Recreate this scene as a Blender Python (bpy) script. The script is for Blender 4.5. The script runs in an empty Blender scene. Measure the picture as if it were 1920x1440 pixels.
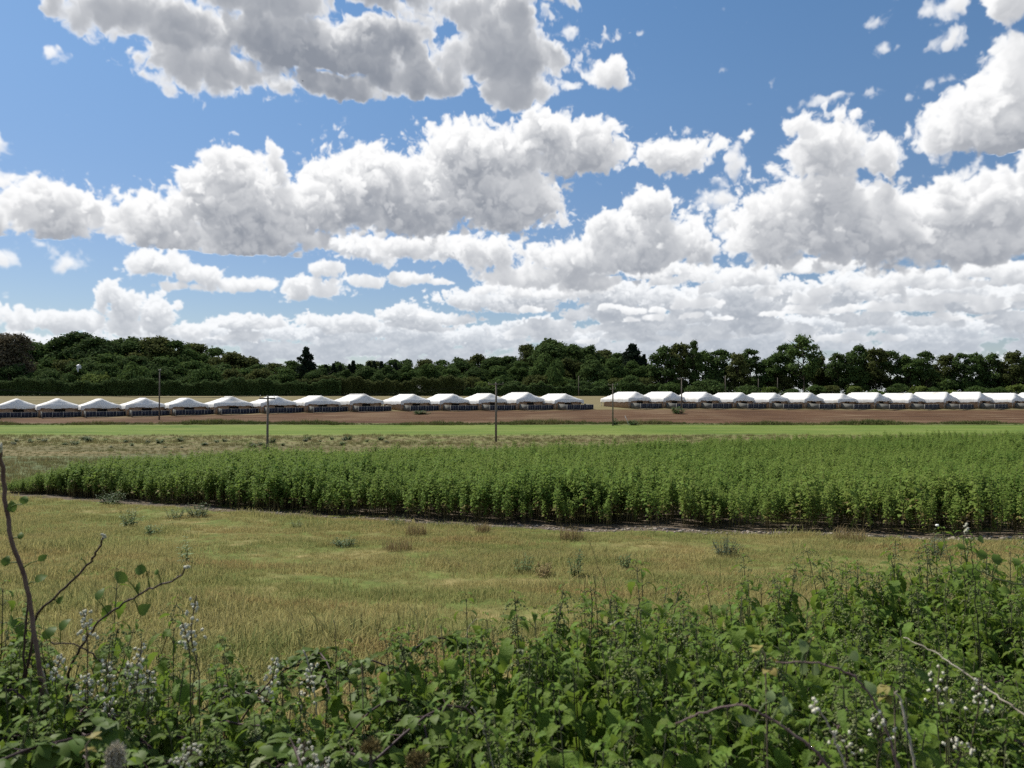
import bpy, bmesh, math, random, time
import numpy as np
from mathutils import Vector, Matrix

VERB = False
T0 = time.time()
SC = bpy.context.scene
COL = SC.collection
R = random.Random(7)
EYE = 6.0                      # height of the viewer's eye above the lowest field
F, CX, HOR = 1443.0, 960.0, 745.0
SUN_AZ, SUN_EL = math.radians(-52), math.radians(52)     # azimuth from +Y toward +X

# ------------------------------------------------------------------ terrain
_PY = [-40, 0, 3, 4.5, 7, 10, 16, 27.5, 40, 50, 62, 80, 100, 112, 140, 160, 178, 200, 230, 300, 420, 700, 3000]
_PZ = [-1.7, -1.95, -2.1, -2.35, -2.8, -3.2, -3.9, -4.6, -5.1, -5.5, -5.7, -5.85, -5.8, -5.6, -5.0, -4.0, -2.9, -1.4, .35, .9, 1.2, -2, -22]
def sst(a, b, x):
    t = np.clip((x-a)/(b-a), 0, 1); return t*t*(3-2*t)
def ground_z(X, Y):
    X = np.asarray(X, float); Y = np.asarray(Y, float)
    z = np.interp(Y, _PY, _PZ)
    u = X/np.maximum(Y, 4)
    bump = sst(140, 165, Y)*(1-sst(185, 232, Y))
    z = z-.85*bump*sst(-.12, -.60, u)-.75*bump*sst(.15, .62, u)
    z = z+5.0*sst(238, 300, Y)*sst(-.28, -.46, u)*(1-sst(420, 900, Y))+2.5*sst(245, 285, Y)*np.exp(-((u-.08)/.13)**2)
    z = z+2.4*sst(252, 300, Y)*sst(.17, .08, u)*(1-sst(600, 1100, Y))
    z = z+.06*np.sin(X*.9+Y*.35)*np.sin(Y*.8-X*.2)*sst(5, 9, Y)*(1-sst(40, 60, Y))
    return z+EYE
def gz(x, y): return float(ground_z(x, y))
def at(px, py, Y):
    """world point seen at chart position (px, py) at distance Y"""
    return Vector(((px-CX)/F*Y, Y, EYE-(py-HOR)/F*Y))

# ------------------------------------------------------------------ helpers
def tag(o, label=None, cat=None, group=None, kind=None):
    if label: o['label'] = label
    if cat: o['category'] = cat
    if group: o['group'] = group
    if kind: o['kind'] = kind
    return o
def link(o, parent=None):
    COL.objects.link(o)
    if parent is not None: o.parent = parent
    return o
def thing(name, loc, label, cat, group=None, rz=0.0, sc=None):
    o = bpy.data.objects.new(name, None); o.empty_display_size = .2
    o.location = loc; o.rotation_euler = (0, 0, rz)
    if sc is not None: o.scale = sc
    link(o); return tag(o, label, cat, group)
def part(name, me, parent, loc=(0, 0, 0), rot=(0, 0, 0)):
    o = bpy.data.objects.new(name, me); o.location = loc; o.rotation_euler = rot
    return link(o, parent)
def npmesh(name, V, quads=None, tris=None, mats=(), mi=None, smooth=False):
    me = bpy.data.meshes.new(name)
    V = np.asarray(V, np.float32)
    lo, ls, lt = [], [], []
    if quads is not None and len(quads):
        q = np.asarray(quads, np.int32); lo.append(q.ravel()); ls.append(np.full(len(q), 4, np.int32))
    if tris is not None and len(tris):
        t = np.asarray(tris, np.int32); lo.append(t.ravel()); ls.append(np.full(len(t), 3, np.int32))
    lo = np.concatenate(lo); ls = np.concatenate(ls); st = np.concatenate([[0], np.cumsum(ls)[:-1]]).astype(np.int32)
    me.vertices.add(len(V)); me.vertices.foreach_set('co', V.ravel())
    me.loops.add(len(lo)); me.loops.foreach_set('vertex_index', lo)
    me.polygons.add(len(ls)); me.polygons.foreach_set('loop_start', st); me.polygons.foreach_set('loop_total', ls)
    if mi is not None: me.polygons.foreach_set('material_index', np.asarray(mi, np.int32))
    if smooth: me.polygons.foreach_set('use_smooth', np.ones(len(ls), bool))
    for m in mats: me.materials.append(m)
    me.update(calc_edges=True)
    return me
class MB:
    """collects shapes and turns them into one mesh"""
    def __init__(s): s.v, s.q, s.t, s.qm, s.tm, s.n = [], [], [], [], [], 0
    def add(s, V, quads=(), tris=(), m=0):
        V = np.asarray(V, float).reshape(-1, 3)
        if len(quads): s.q.append(np.asarray(quads, int)+s.n); s.qm.append(np.full(len(quads), m))
        if len(tris): s.t.append(np.asarray(tris, int)+s.n); s.tm.append(np.full(len(tris), m))
        s.v.append(V); s.n += len(V)
    def box(s, c, d, rz=0., m=0, taper=1.):
        c = np.array(c, float); d = np.array(d, float)/2
        P = np.array([[x, y, z] for z in (-1, 1) for y in (-1, 1) for x in (-1, 1)], float)
        P[4:, :2] *= taper
        P *= d
        ca, sa = math.cos(rz), math.sin(rz)
        P = P@np.array([[ca, sa, 0], [-sa, ca, 0], [0, 0, 1]])+c
        s.add(P, [(0, 2, 3, 1), (4, 5, 7, 6), (0, 1, 5, 4), (2, 6, 7, 3), (0, 4, 6, 2), (1, 3, 7, 5)], m=m)
    def tube(s, pts, rad, n=6, m=0, cap=True):
        pts = [Vector(p) for p in pts]; k = len(pts)
        if not hasattr(rad, '__len__'): rad = [rad]*k
        rings = []; ref = None
        for i, p in enumerate(pts):
            d = (pts[min(i+1, k-1)]-pts[max(i-1, 0)]).normalized()
            if ref is None: ref = Vector((1, 0, 0)) if abs(d.x) < .9 else Vector((0, 1, 0))
            a = (ref-d*ref.dot(d)).normalized(); b = d.cross(a); ref = a
            rings.append([p+(a*math.cos(2*math.pi*j/n)+b*math.sin(2*math.pi*j/n))*rad[i] for j in range(n)])
        V = [v for r in rings for v in r]
        Q = [(i*n+j, i*n+(j+1) % n, (i+1)*n+(j+1) % n, (i+1)*n+j) for i in range(k-1) for j in range(n)]
        T = []
        if cap:
            V += [pts[0], pts[-1]]
            T = [(k*n, (j+1) % n, j) for j in range(n)]+[(k*n+1, (k-1)*n+j, (k-1)*n+(j+1) % n) for j in range(n)]
        s.add([tuple(v) for v in V], Q, T, m)
    def blob(s, c, r, n=6, m=0, rnd=None, jit=0.):
        c = np.array(c, float); r = np.array(r if hasattr(r, '__len__') else (r, r, r), float)
        V = [(0, 0, 1)]; k = max(3, n//2)
        for i in range(1, k):
            th = math.pi*i/k
            for j in range(n): V.append((math.sin(th)*math.cos(2*math.pi*j/n), math.sin(th)*math.sin(2*math.pi*j/n), math.cos(th)))
        V.append((0, 0, -1)); V = np.array(V)
        if rnd is not None: V = V*(1+jit*(np.array([rnd.random() for _ in V])-.5))[:, None]
        Q = [(1+i*n+j, 1+(i+1)*n+j, 1+(i+1)*n+(j+1) % n, 1+i*n+(j+1) % n) for i in range(k-2) for j in range(n)]
        T = [(0, 1+j, 1+(j+1) % n) for j in range(n)]+[(len(V)-1, 1+(k-2)*n+(j+1) % n, 1+(k-2)*n+j) for j in range(n)]
        s.add(V*r+c, Q, T, m)
    def mesh(s, name, mats=(), smooth=False):
        V = np.concatenate(s.v)
        q = np.concatenate(s.q) if s.q else None; t = np.concatenate(s.t) if s.t else None
        mi = np.concatenate(s.qm+s.tm) if len(mats) > 1 else None
        return npmesh(name, V, q, t, mats, mi, smooth)
def curve_pts(pts, n):
    """smooth line through points (Catmull-Rom)"""
    P = [Vector(p) for p in pts]; P = [P[0]*2-P[1]]+P+[P[-1]*2-P[-2]]
    out = []
    for i in range(1, len(P)-2):
        for k in range(n):
            t = k/n
            a, b, c, d = P[i-1], P[i], P[i+1], P[i+2]
            out.append(.5*((2*b)+(c-a)*t+(2*a-5*b+4*c-d)*t*t+(3*b-a-3*c+d)*t**3))
    out.append(P[-2]); return out

# ------------------------------------------------------------------ materials
class NT:
    def __init__(s, tree): s.t = tree; s.n = tree.nodes; s.l = tree.links
    def new(s, typ, **kw):
        nd = s.n.new(typ)
        for k, v in kw.items():
            if k == 'ins':
                for kk, vv in v.items(): s.put(nd.inputs[kk], vv)
            else: setattr(nd, k, v)
        return nd
    def put(s, sock, v):
        if isinstance(v, bpy.types.NodeSocket): s.l.new(v, sock)
        else: sock.default_value = v
    def math(s, op, a, b=0., c=0., clamp=False):
        nd = s.new('ShaderNodeMath', operation=op, use_clamp=clamp)
        s.put(nd.inputs[0], a); s.put(nd.inputs[1], b); s.put(nd.inputs[2], c); return nd.outputs[0]
    def noise(s, scale, detail=4., rough=.6, vec=None, dist=0., dim='3D'):
        nd = s.new('ShaderNodeTexNoise', noise_dimensions=dim)
        nd.inputs['Scale'].default_value = scale; nd.inputs['Detail'].default_value = detail
        nd.inputs['Roughness'].default_value = rough; nd.inputs['Distortion'].default_value = dist
        if vec is not None: s.l.new(vec, nd.inputs['Vector'])
        return nd.outputs['Fac']
    def ramp(s, fac, stops, interp='LINEAR'):
        nd = s.new('ShaderNodeValToRGB'); cr = nd.color_ramp; cr.interpolation = interp
        while len(cr.elements) < len(stops): cr.elements.new(.5)
        for e, (p, c) in zip(cr.elements, sorted(stops, key=lambda a: a[0])):
            e.position = p; e.color = (*c, 1) if len(c) == 3 else c
        s.put(nd.inputs[0], fac); return nd.outputs[0]
    def mix(s, f, a, b, typ='MIX'):
        nd = s.new('ShaderNodeMix', data_type='RGBA', blend_type=typ)
        s.put(nd.inputs[0], f)
        for k, v in ((6, a), (7, b)):
            s.put(nd.inputs[k], (*v, 1) if isinstance(v, tuple) and len(v) == 3 else v)
        return nd.outputs[2]
    def scaled(s, vec, sx, sy, sz):
        nd = s.new('ShaderNodeMapping'); nd.inputs['Scale'].default_value = (sx, sy, sz); s.l.new(vec, nd.inputs[0]); return nd.outputs[0]
def srgb(*c): return tuple(((v/255.+.055)/1.055)**2.4 if v > 10 else v/255./12.92 for v in c)
def material(name, rough=.7, spec=.3):
    m = bpy.data.materials.new(name); m.use_nodes = True
    nt = NT(m.node_tree); bs = m.node_tree.nodes['Principled BSDF']
    bs.inputs['Roughness'].default_value = rough; bs.inputs['Specular IOR Level'].default_value = spec
    return m, nt, bs
def simple(name, c1, c2, scale=6., rough=.7, spec=.3, detail=5., bump=0., obj_var=0.):
    m, nt, bs = material(name, rough, spec)
    pos = nt.new('ShaderNodeTexCoord').outputs['Object']
    f = nt.noise(scale, detail, .62, pos)
    col = nt.ramp(f, [(.3, c1), (.72, c2)])
    if obj_var:
        rd = nt.new('ShaderNodeObjectInfo').outputs['Random']
        hs = nt.new('ShaderNodeHueSaturation'); nt.l.new(col, hs.inputs['Color'])
        nt.put(hs.inputs['Value'], nt.math('MULTIPLY_ADD', rd, obj_var, 1-obj_var/2)); col = hs.outputs[0]
    nt.l.new(col, bs.inputs['Base Color'])
    if bump:
        b = nt.new('ShaderNodeBump'); b.inputs['Strength'].default_value = bump; b.inputs['Distance'].default_value = .02
        nt.l.new(f, b.inputs['Height']); nt.l.new(b.outputs[0], bs.inputs['Normal'])
    return m
def leafmat(name, dark, light, rough=.55, spec=.35, trans=.25, patch=None, pscale=.3, clump=3., var=.5, hue=.03, tcol=None, stretch=1., patch2=None):
    """leaf: colour varies by plant, by leaf and from patch to patch; lets some light through"""
    m, nt, bs = material(name, rough, spec)
    oi = nt.new('ShaderNodeObjectInfo'); gi = nt.new('ShaderNodeNewGeometry')
    rnd = nt.math('ADD', nt.math('MULTIPLY', oi.outputs['Random'], var), nt.math('MULTIPLY', gi.outputs['Random Per Island'], 1-var))
    col = nt.ramp(rnd, [(.05, dark), (.95, light)])
    pos = gi.outputs['Position']
    if clump: col = nt.mix(nt.math('MULTIPLY', nt.noise(clump, 3, .6, pos), .55), col, dark)
    if patch: 
        f = nt.ramp(nt.noise(pscale, 5, .65, nt.scaled(pos, 1, stretch, 1) if stretch != 1. else pos), [(.42, (0, 0, 0)), (.62, (1, 1, 1))])
        col = nt.mix(nt.math('MULTIPLY', f, .85), col, nt.mix(rnd, patch, tuple(c*1.5 for c in patch)))
    if patch2:
        f = nt.ramp(nt.noise(pscale*1.3, 5, .65, nt.scaled(pos, .8, stretch*1.5, 3.)), [(.53, (0, 0, 0)), (.66, (1, 1, 1))])
        col = nt.mix(nt.math('MULTIPLY', f, .8), col, nt.mix(rnd, patch2, tuple(c*1.6 for c in patch2)))
    hs = nt.new('ShaderNodeHueSaturation'); nt.l.new(col, hs.inputs['Color'])
    nt.put(hs.inputs['Hue'], nt.math('MULTIPLY_ADD', gi.outputs['Random Per Island'], hue, .5-hue/2)); col = hs.outputs[0]
    nt.l.new(col, bs.inputs['Base Color'])
    if trans:
        tr = nt.new('ShaderNodeBsdfTranslucent')
        nt.l.new(nt.mix(.5, col, tcol or tuple(min(1, c*1.6) for c in light)), tr.inputs[0])
        mx = nt.new('ShaderNodeMixShader'); mx.inputs[0].default_value = trans
        nt.l.new(bs.outputs[0], mx.inputs[1]); nt.l.new(tr.outputs[0], mx.inputs[2])
        nt.l.new(mx.outputs[0], m.node_tree.nodes['Material Output'].inputs[0])
    return m

# ------------------------------------------------------------------ scatter: one object carrying many instances (for what nobody could count)
def scatter(name, protos, P, rz, sc, kind_idx, tilt=None):
    coll = bpy.data.collections.new(name+'_kinds')
    for i, me in enumerate(protos):
        o = bpy.data.objects.new('%s_kind_%02d' % (name, i), me); coll.objects.link(o)
    me = bpy.data.meshes.new(name); me.vertices.add(len(P)); me.vertices.foreach_set('co', np.asarray(P, np.float32).ravel())
    rot = np.zeros((len(P), 3), np.float32); rot[:, 2] = rz
    if tilt is not None: rot[:, :2] = tilt
    a = me.attributes.new('rot', 'FLOAT_VECTOR', 'POINT'); a.data.foreach_set('vector', rot.ravel())
    s3 = np.asarray(sc, np.float32); s3 = np.repeat(s3[:, None], 3, 1) if s3.ndim == 1 else s3
    a = me.attributes.new('scl', 'FLOAT_VECTOR', 'POINT'); a.data.foreach_set('vector', np.ascontiguousarray(s3).ravel())
    a = me.attributes.new('kid', 'INT', 'POINT'); a.data.foreach_set('value', np.asarray(kind_idx, np.int32))
    o = link(bpy.data.objects.new(name, me))
    g = bpy.data.node_groups.new(name, 'GeometryNodeTree')
    g.interface.new_socket('Geometry', in_out='INPUT', socket_type='NodeSocketGeometry')
    g.interface.new_socket('Geometry', in_out='OUTPUT', socket_type='NodeSocketGeometry')
    nt = NT(g)
    gi, go = nt.new('NodeGroupInput'), nt.new('NodeGroupOutput')
    m2p = nt.new('GeometryNodeMeshToPoints'); ci = nt.new('GeometryNodeCollectionInfo')
    ci.inputs['Collection'].default_value = coll; ci.inputs['Separate Children'].default_value = True; ci.inputs['Reset Children'].default_value = True
    iop = nt.new('GeometryNodeInstanceOnPoints'); iop.inputs['Pick Instance'].default_value = True
    def attr(nm, dt): 
        n = nt.new('GeometryNodeInputNamedAttribute', data_type=dt); n.inputs['Name'].default_value = nm
        return next(x for x in n.outputs if x.enabled and x.name == 'Attribute')
    nt.l.new(gi.outputs[0], m2p.inputs['Mesh']); nt.l.new(m2p.outputs[0], iop.inputs['Points'])
    nt.l.new(ci.outputs[0], iop.inputs['Instance'])
    nt.l.new(attr('kid', 'INT'), iop.inputs['Instance Index'])
    e2r = nt.new('FunctionNodeEulerToRotation'); nt.l.new(attr('rot', 'FLOAT_VECTOR'), e2r.inputs[0])
    nt.l.new(e2r.outputs[0], iop.inputs['Rotation']); nt.l.new(attr('scl', 'FLOAT_VECTOR'), iop.inputs['Scale'])
    nt.l.new(iop.outputs[0], go.inputs[0])
    md = o.modifiers.new('instances', 'NODES'); md.node_group = g
    return o

# ------------------------------------------------------------------ clouds of the sky (baked into a direction map by marching a density field)
CLOUD_AZ, CLOUD_EL0, CLOUD_EL1, CLOUD_STEP = 42.0, -1.0, 34.0, 0.06

def bake_clouds():
    F, CX, HOR = 1443.0, 960.0, 745.0
    nxa = int(2*CLOUD_AZ/CLOUD_STEP); nya = int((CLOUD_EL1-CLOUD_EL0)/CLOUD_STEP)
    out_c = np.zeros((nya, nxa), np.float32); out_h = np.zeros((nya, nxa), np.float32)
    out_a = np.zeros((nya, nxa), np.float32)
    def ang(px, py):
        az = math.atan((px-CX)/F)
        return math.degrees(az), math.degrees(math.atan((HOR-py)/F*math.cos(az)))
    def bs(n, cells, rs):
        # cubic B-spline taps for n samples over `cells` lattice cells
        t = (np.arange(n)+rs.rand())/n*cells
        i = np.floor(t).astype(int); f = (t-i).astype(np.float32)
        return i, ((1-f)**3/6, (3*f**3-6*f**2+4)/6, (-3*f**3+3*f**2+3*f+1)/6, f**3/6)
    def tap(L, n, cells, rs):
        # interpolate along axis 0
        i, w = bs(n, cells, rs)
        sh = (n,)+(1,)*(L.ndim-1)
        o = L[i]*w[0].reshape(sh)
        for k in (1, 2, 3): o += L[i+k]*w[k].reshape(sh)
        return o
    def vnoise(ny, nx, nw, cy, cx, cw, rs):
        cy, cx, cw = max(2, min(int(cy), ny)), max(2, min(int(cx), nx)), max(2, min(int(cw), nw*2))
        L = rs.standard_normal((cw+5, cx+5, cy+5)).astype(np.float32)*np.float32(1.9)
        a = tap(L, nw, cw, rs)                                  # nw, cx, cy
        a = tap(np.ascontiguousarray(a.transpose(1, 2, 0)), nx, cx, rs)   # nx, cy, nw
        return tap(np.ascontiguousarray(a.transpose(1, 0, 2)), ny, cy, rs)
    def layer(ell, el0, el1, size, seed, ndw, amp=.62, dens=2.2, sun=(-.20, .84, .50), sharp=5., base_soft=.7,
              expo=1.0, shade=.26, stretch=1.0, haze=0.0, lacun=2.1, ld=.42, fill=.22, lowf=.75, gain=.60, surf=1.7, octs=7, az0=-CLOUD_AZ, az1=CLOUD_AZ, edge=.13):
        """ell: (px, py, rx, ry, base_y or None, depth) in the units of the sky chart; size = billow size in degrees"""
        rs = np.random.RandomState(seed); t0 = time.time()
        st = CLOUD_STEP
        j0, j1 = int((el0-CLOUD_EL0)/st), min(nya, int((el1-CLOUD_EL0)/st))
        i0, i1 = int((az0+CLOUD_AZ)/st), min(nxa, int((az1+CLOUD_AZ)/st))
        ny, nx = j1-j0, i1-i0
        el = CLOUD_EL0+(np.arange(j0, j1)+.5)*st; az = -CLOUD_AZ+(np.arange(i0, i1)+.5)*st
        dmax = max(e[5] for e in ell)
        W = 2.6*dmax; nw = ndw; dw = W/nw
        w = ((np.arange(nw)+.5)*dw-W/2).astype(np.float32)
        env = np.full((ny, nx, nw), -1.5, np.float32)
        for (px, py, rx, ry, by, dz) in ell:
            a, e = ang(px, py); a2, _ = ang(px+rx, py); _, e2 = ang(px, py-ry)
            ra, re = a2-a, e2-e
            _, eb = ang(px, by) if by is not None else (0, -99)
            ya, yb = np.searchsorted(el, [e-1.7*re, e+1.7*re]); xa, xb = np.searchsorted(az, [a-1.7*ra, a+1.7*ra])
            if yb <= ya or xb <= xa: continue
            dy = ((el[ya:yb]-e)/re); dx = (az[xa:xb]-a)/ra
            r2 = (dy**2)[:, None, None]+(dx**2)[None, :, None]+((w/dz)**2)[None, None, :]
            v = 1-np.sqrt(r2).astype(np.float32)
            if by is not None:
                v = np.minimum(v, ((el[ya:yb]-eb)/(re*base_soft)).astype(np.float32)[:, None, None])
            s = env[ya:yb, xa:xb]
            np.maximum(s, v, out=s)
        n = np.zeros((ny, nx, nw), np.float32)
        f, g, tot = 1/size, 1.0, 0
        for o in range(octs):
            v = vnoise(ny, nx, nw, ny*st*f, nx*st*f/stretch, W*f, rs)
            if o >= 1:
                v = np.abs(v)*1.55-.62                           # billows: round bulges with creases between
            if o == 0: v *= lowf
            n += v*g; tot += g*g
            f *= lacun; g *= gain
        n /= math.sqrt(tot)
        d = env; d += n*amp
        d -= edge
        del n
        d *= sharp; np.clip(d, 0, 1, out=d)
        # light: sweep from the top row down, once along the sun and once along the bright sky on the viewer's side (x right, y up, w away)
        def sweep(dr, ld):
            sx, sy, sw = dr
            kx, kw = sx/sy, sw/sy*st/dw
            tau = np.zeros((nx, nw), np.float32); T = np.empty((ny, nx, nw), np.float16)
            h = ld*st/sy*.5
            for j in range(ny-1, -1, -1):
                # optical depth in this row = that of the row above, displaced toward the light
                t1 = np.roll(tau, -1 if kx > 0 else 1, 0)
                tau = tau*(1-abs(kx))+t1*abs(kx)
                t2 = np.zeros_like(tau)
                if kw > 0: t2[:, :-1] = tau[:, 1:]
                else: t2[:, 1:] = tau[:, :-1]
                tau = tau*(1-abs(kw))+t2*abs(kw)
                tau = tau+d[j]*h; T[j] = tau; tau = tau+d[j]*h
            return T
        T1 = sweep(sun, dens*ld); T2 = sweep((.25, .75, -.55), dens*ld*1.3)
        Tr = np.ones((ny, nx), np.float32); L = np.zeros((ny, nx), np.float32)
        for k in range(nw):
            a = 1-np.exp(-np.minimum(d[:, :, k]*surf, 1)*dens*dw*2.2)
            t = T1[:, :, k].astype(np.float32); u = T2[:, :, k].astype(np.float32)
            lum = .44*np.exp(-2.8*t)+.32*np.exp(-.70*t)+.17*np.exp(-.14*t)+fill*(.75*np.exp(-1.6*u)+.25*np.exp(-.25*u))
            L += Tr*a*lum; Tr *= 1-a
        al = 1-Tr
        lum = L/np.maximum(al, 1e-4)
        # over what is already there (this layer lies behind)
        oc = out_c[j0:j1, i0:i1]; oa = out_a[j0:j1, i0:i1]; oh = out_h[j0:j1, i0:i1]
        rem = (1-oa)*al
        if VERB: print(seed, ny, nx, nw, round(time.time()-t0, 1), flush=True)
        oc += rem*lum*expo; oh += rem*haze; oa += rem
    rs = np.random.RandomState(5)
    D = 1.0
    top = [(600,72,190,44,None,3.0), (650,105,150,34,None,2.6), (470,60,110,60,None,2.2), (700,62,160,36,None,2.0), (640,160,90,26,190,1.9), (640,-60,420,70,None,1.2),
           (330,120,90,55,172,.8), (420,130,140,45,175,1.0), (900,105,180,65,190,1.1), (960,60,70,55,None,.8), (965,165,85,34,205,.9), (800,150,170,34,182,1.), (240,20,150,52,None,.7),
           (860,20,160,60,None,.9), (350,50,130,60,None,1.1), (500,-10,160,60,None,1.), (150,15,60,36,None,.4)]
    layer(top, 19.0, 34, 2.0, 11, 60, dens=2.4, az0=-36, az1=14, sharp=2.2, amp=.46, sun=(-.06, .45, .88), ld=.95, fill=.10, lowf=.5)
    lob = [(1122,138,58,34,None,1.0), (1075,160,30,16,None,.5), (1150,128,30,24,None,.6)]
    layer(lob, 20.0, 29, 1.6, 14, 24, dens=2.4, az0=0, az1=12, sharp=2.6, amp=.40, lowf=.5)
    right = [(1895,215,130,85,285,3), (1830,250,80,32,285,2), (1905,0,42,42,None,1.2), (1950,160,100,90,None,3)]
    layer(right, 15.0, 31, 1.7, 12, 36, dens=2.6, az0=24, az1=42, sharp=2.0, amp=.48, ld=.34, sun=(-.22, .74, .62))
    wis = [(1640,180,26,10,None,.5),(1775,145,38,10,None,.5),(1660,82,18,12,None,.5),(1555,185,46,8,None,.5),(1790,12,60,16,None,.6),(100,95,20,10,None,.4),
           (-5,270,22,18,None,.5),(1780,70,26,16,None,.5),(1330,370,30,22,None,.6),(1390,305,16,30,None,.5),(1065,50,16,14,None,.4),(1830,315,30,14,None,.5),
           (130,490,28,18,None,.5),(-4,480,22,14,None,.5),(1650,30,20,12,None,.4),(40,330,40,10,None,.4)]
    layer(wis, 6, 31, 1.1, 13, 14, dens=1.6, sharp=.9, amp=.95, edge=.25, surf=.8)
    mid = [(85,392,98,54,445,2.2), (-60,410,90,45,445,2.0), (305,412,88,56,470,2.2), (430,345,88,70,None,2.2), (506,305,26,42,None,.9), (470,400,130,80,475,2.8),
           (640,385,110,60,440,2.4), (790,355,190,80,428,2.8), (890,285,130,55,None,2.4), (960,375,95,60,432,2.4), (1065,270,85,50,None,1.8), (1015,245,36,38,None,1.1),
           (1120,295,60,30,None,1.2), (700,330,60,50,None,1.6), (590,450,46,24,None,1)]
    layer(mid, 10, 22, 1.25, 21, 48, dens=3.4, ld=.36, sun=(-.22, .74, .62), sharp=2.4, az0=-40, az1=12, amp=.46, lowf=.6)
    midr = [(1555,270,80,62,None,1.8), (1508,230,36,34,None,1.1), (1655,290,46,42,None,1.2), (1525,390,140,80,None,2.4), (1640,425,210,80,505,2.6), (1785,395,120,60,None,2.2),
            (1900,380,80,66,None,2.2), (1450,450,80,62,505,1.8), (1830,455,170,42,500,2.0), (1265,288,115,36,None,1.5)]
    layer(midr, 7, 23, 1.25, 22, 48, dens=3.0, ld=.36, sun=(-.22, .74, .62), sharp=2.4, az0=3, az1=42, amp=.46, lowf=.6)
    mid2 = [(1205,450,140,55,500,2.2), (1215,390,52,40,None,1.3), (1310,462,60,38,505,1.4), (1075,480,100,34,None,1.5), (760,460,100,22,None,1.0), (905,476,86,30,None,1.3),
            (1390,430,60,50,None,1.2), (1000,518,100,22,545,1.1),(1105,530,90,18,552,1.0)]
    layer(mid2, 6.5, 16, 1.0, 23, 40, dens=4.0, ld=.34, sun=(-.22, .74, .62), sharp=2.0, az0=-16, az1=24, amp=.46, lowf=.6, haze=.04)
    low = [(285,496,64,26,515,1.1), (375,512,44,20,535,.9), (465,532,52,13,543,.7), (590,542,58,24,562,1), (606,508,30,18,None,.7), (688,528,40,15,540,.7), (770,522,50,12,534,.6), (820,530,26,8,None,.4),
           (330,535,60,10,None,.5), (700,470,60,24,None,1.), (850,470,60,26,None,1.), (640,460,34,14,None,.6), (905,545,30,10,None,.5)]
    for k in range(80):
        y = rs.uniform(500, 600); x = rs.uniform(940, 2050)
        if rs.rand() > .30+.60*(x-880)/1000: continue
        s = (650-y)/130
        low.append((x, y, rs.uniform(30, 85)*s, rs.uniform(11, 20)*s, y+rs.uniform(5, 11)*s, .8*s+.15))
    layer(low, 3.5, 12, .95, 31, 30, dens=4.5, ld=.30, sharp=2.8, amp=.46, lowf=.6, haze=.12)
    cb = [(240,585,34,44,None,1), (205,545,22,22,None,.7), (285,588,44,34,None,1), (165,602,30,20,None,.8), (70,600,100,20,None,.9), (350,618,44,18,None,.7),(-40,590,60,24,None,.9),(185,560,16,26,None,.5)]
    layer(cb, 3.0, 9, .7, 33, 24, dens=6, ld=.25, sharp=3.5, az0=-40, az1=-18, amp=.45, haze=.22)
    far = []
    for k in range(130):
        y = rs.uniform(545, 640); x = rs.uniform(-150, 2080)
        lim = 622 if x < 450 else (590 if x < 900 else 535)
        if y < lim: continue
        s = (690-y)/110
        far.append((x, y, rs.uniform(40, 100)*s, rs.uniform(14, 24)*s, y+rs.uniform(7, 12)*s, .8*s+.15))
    layer(far, 1.5, 9, .6, 41, 24, dens=7, ld=.30, sharp=3.2, amp=.5, haze=.24, stretch=1.3, lowf=.7)
    vf = []
    for k in range(230):
        y = rs.uniform(595, 735); x = rs.uniform(-150, 2080)
        if y < 622-.012*x: continue
        s = (745-y)/120
        vf.append((x, y, rs.uniform(35, 90)*s+8, rs.uniform(10, 18)*s+2, y+rs.uniform(6, 10)*s+1, .7*s+.1))
    layer(vf, .3, 6.5, .4, 42, 20, dens=11, ld=.30, sharp=3.2, amp=.5, haze=.38, stretch=1.6)
    # the air drags the edges out: displace the map by a small turbulent field, finer toward the horizon
    rs = np.random.RandomState(77)
    el = CLOUD_EL0+(np.arange(nya)+.5)*CLOUD_STEP
    size = np.interp(el, [0, 3, 8, 14, 30], [.12, .25, .5, .8, 1.2]).astype(np.float32)[:, None]
    DX = np.zeros((nya, nxa), np.float32); DY = np.zeros((nya, nxa), np.float32)
    for f, g in ((.45, .26), (.9, .22), (1.9, .17), (3.7, .12), (7., .075), (12., .04)):
        for A in (DX, DY):
            A += g*tap(np.ascontiguousarray(tap(rs.standard_normal((int(nya*CLOUD_STEP*f)+7, int(nxa*CLOUD_STEP*f)+7)).astype(np.float32), nya, max(2, int(nya*CLOUD_STEP*f)), rs).T), nxa, max(2, int(nxa*CLOUD_STEP*f)), rs).T
    jj, ii = np.mgrid[0:nya, 0:nxa].astype(np.float32)
    jj += DY*size/CLOUD_STEP*.75; ii += DX*size/CLOUD_STEP
    np.clip(jj, 0, nya-1.01, out=jj); np.clip(ii, 0, nxa-1.01, out=ii)
    j0 = jj.astype(int); i0 = ii.astype(int); fj = jj-j0; fi = ii-i0
    def warp(A):
        return ((A[j0, i0]*(1-fi)+A[j0, i0+1]*fi)*(1-fj)+(A[j0+1, i0]*(1-fi)+A[j0+1, i0+1]*fi)*fj)
    out_c, out_h, out_a = warp(out_c), warp(out_h), warp(out_a)
    # pale air low down
    hb = (np.exp(-np.maximum(el, 0)/2.4)*.62).astype(np.float32)[:, None]
    rem = (1-out_a)*hb
    out_c += rem*.9; out_h += rem*.9; out_a = out_a+rem
    # tone: sunlit billows near white, shaded bellies slate grey
    lum = out_c/np.maximum(out_a, 1e-4); hz = out_h/np.maximum(out_a, 1e-4)
    return lum, hz, out_a
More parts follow.
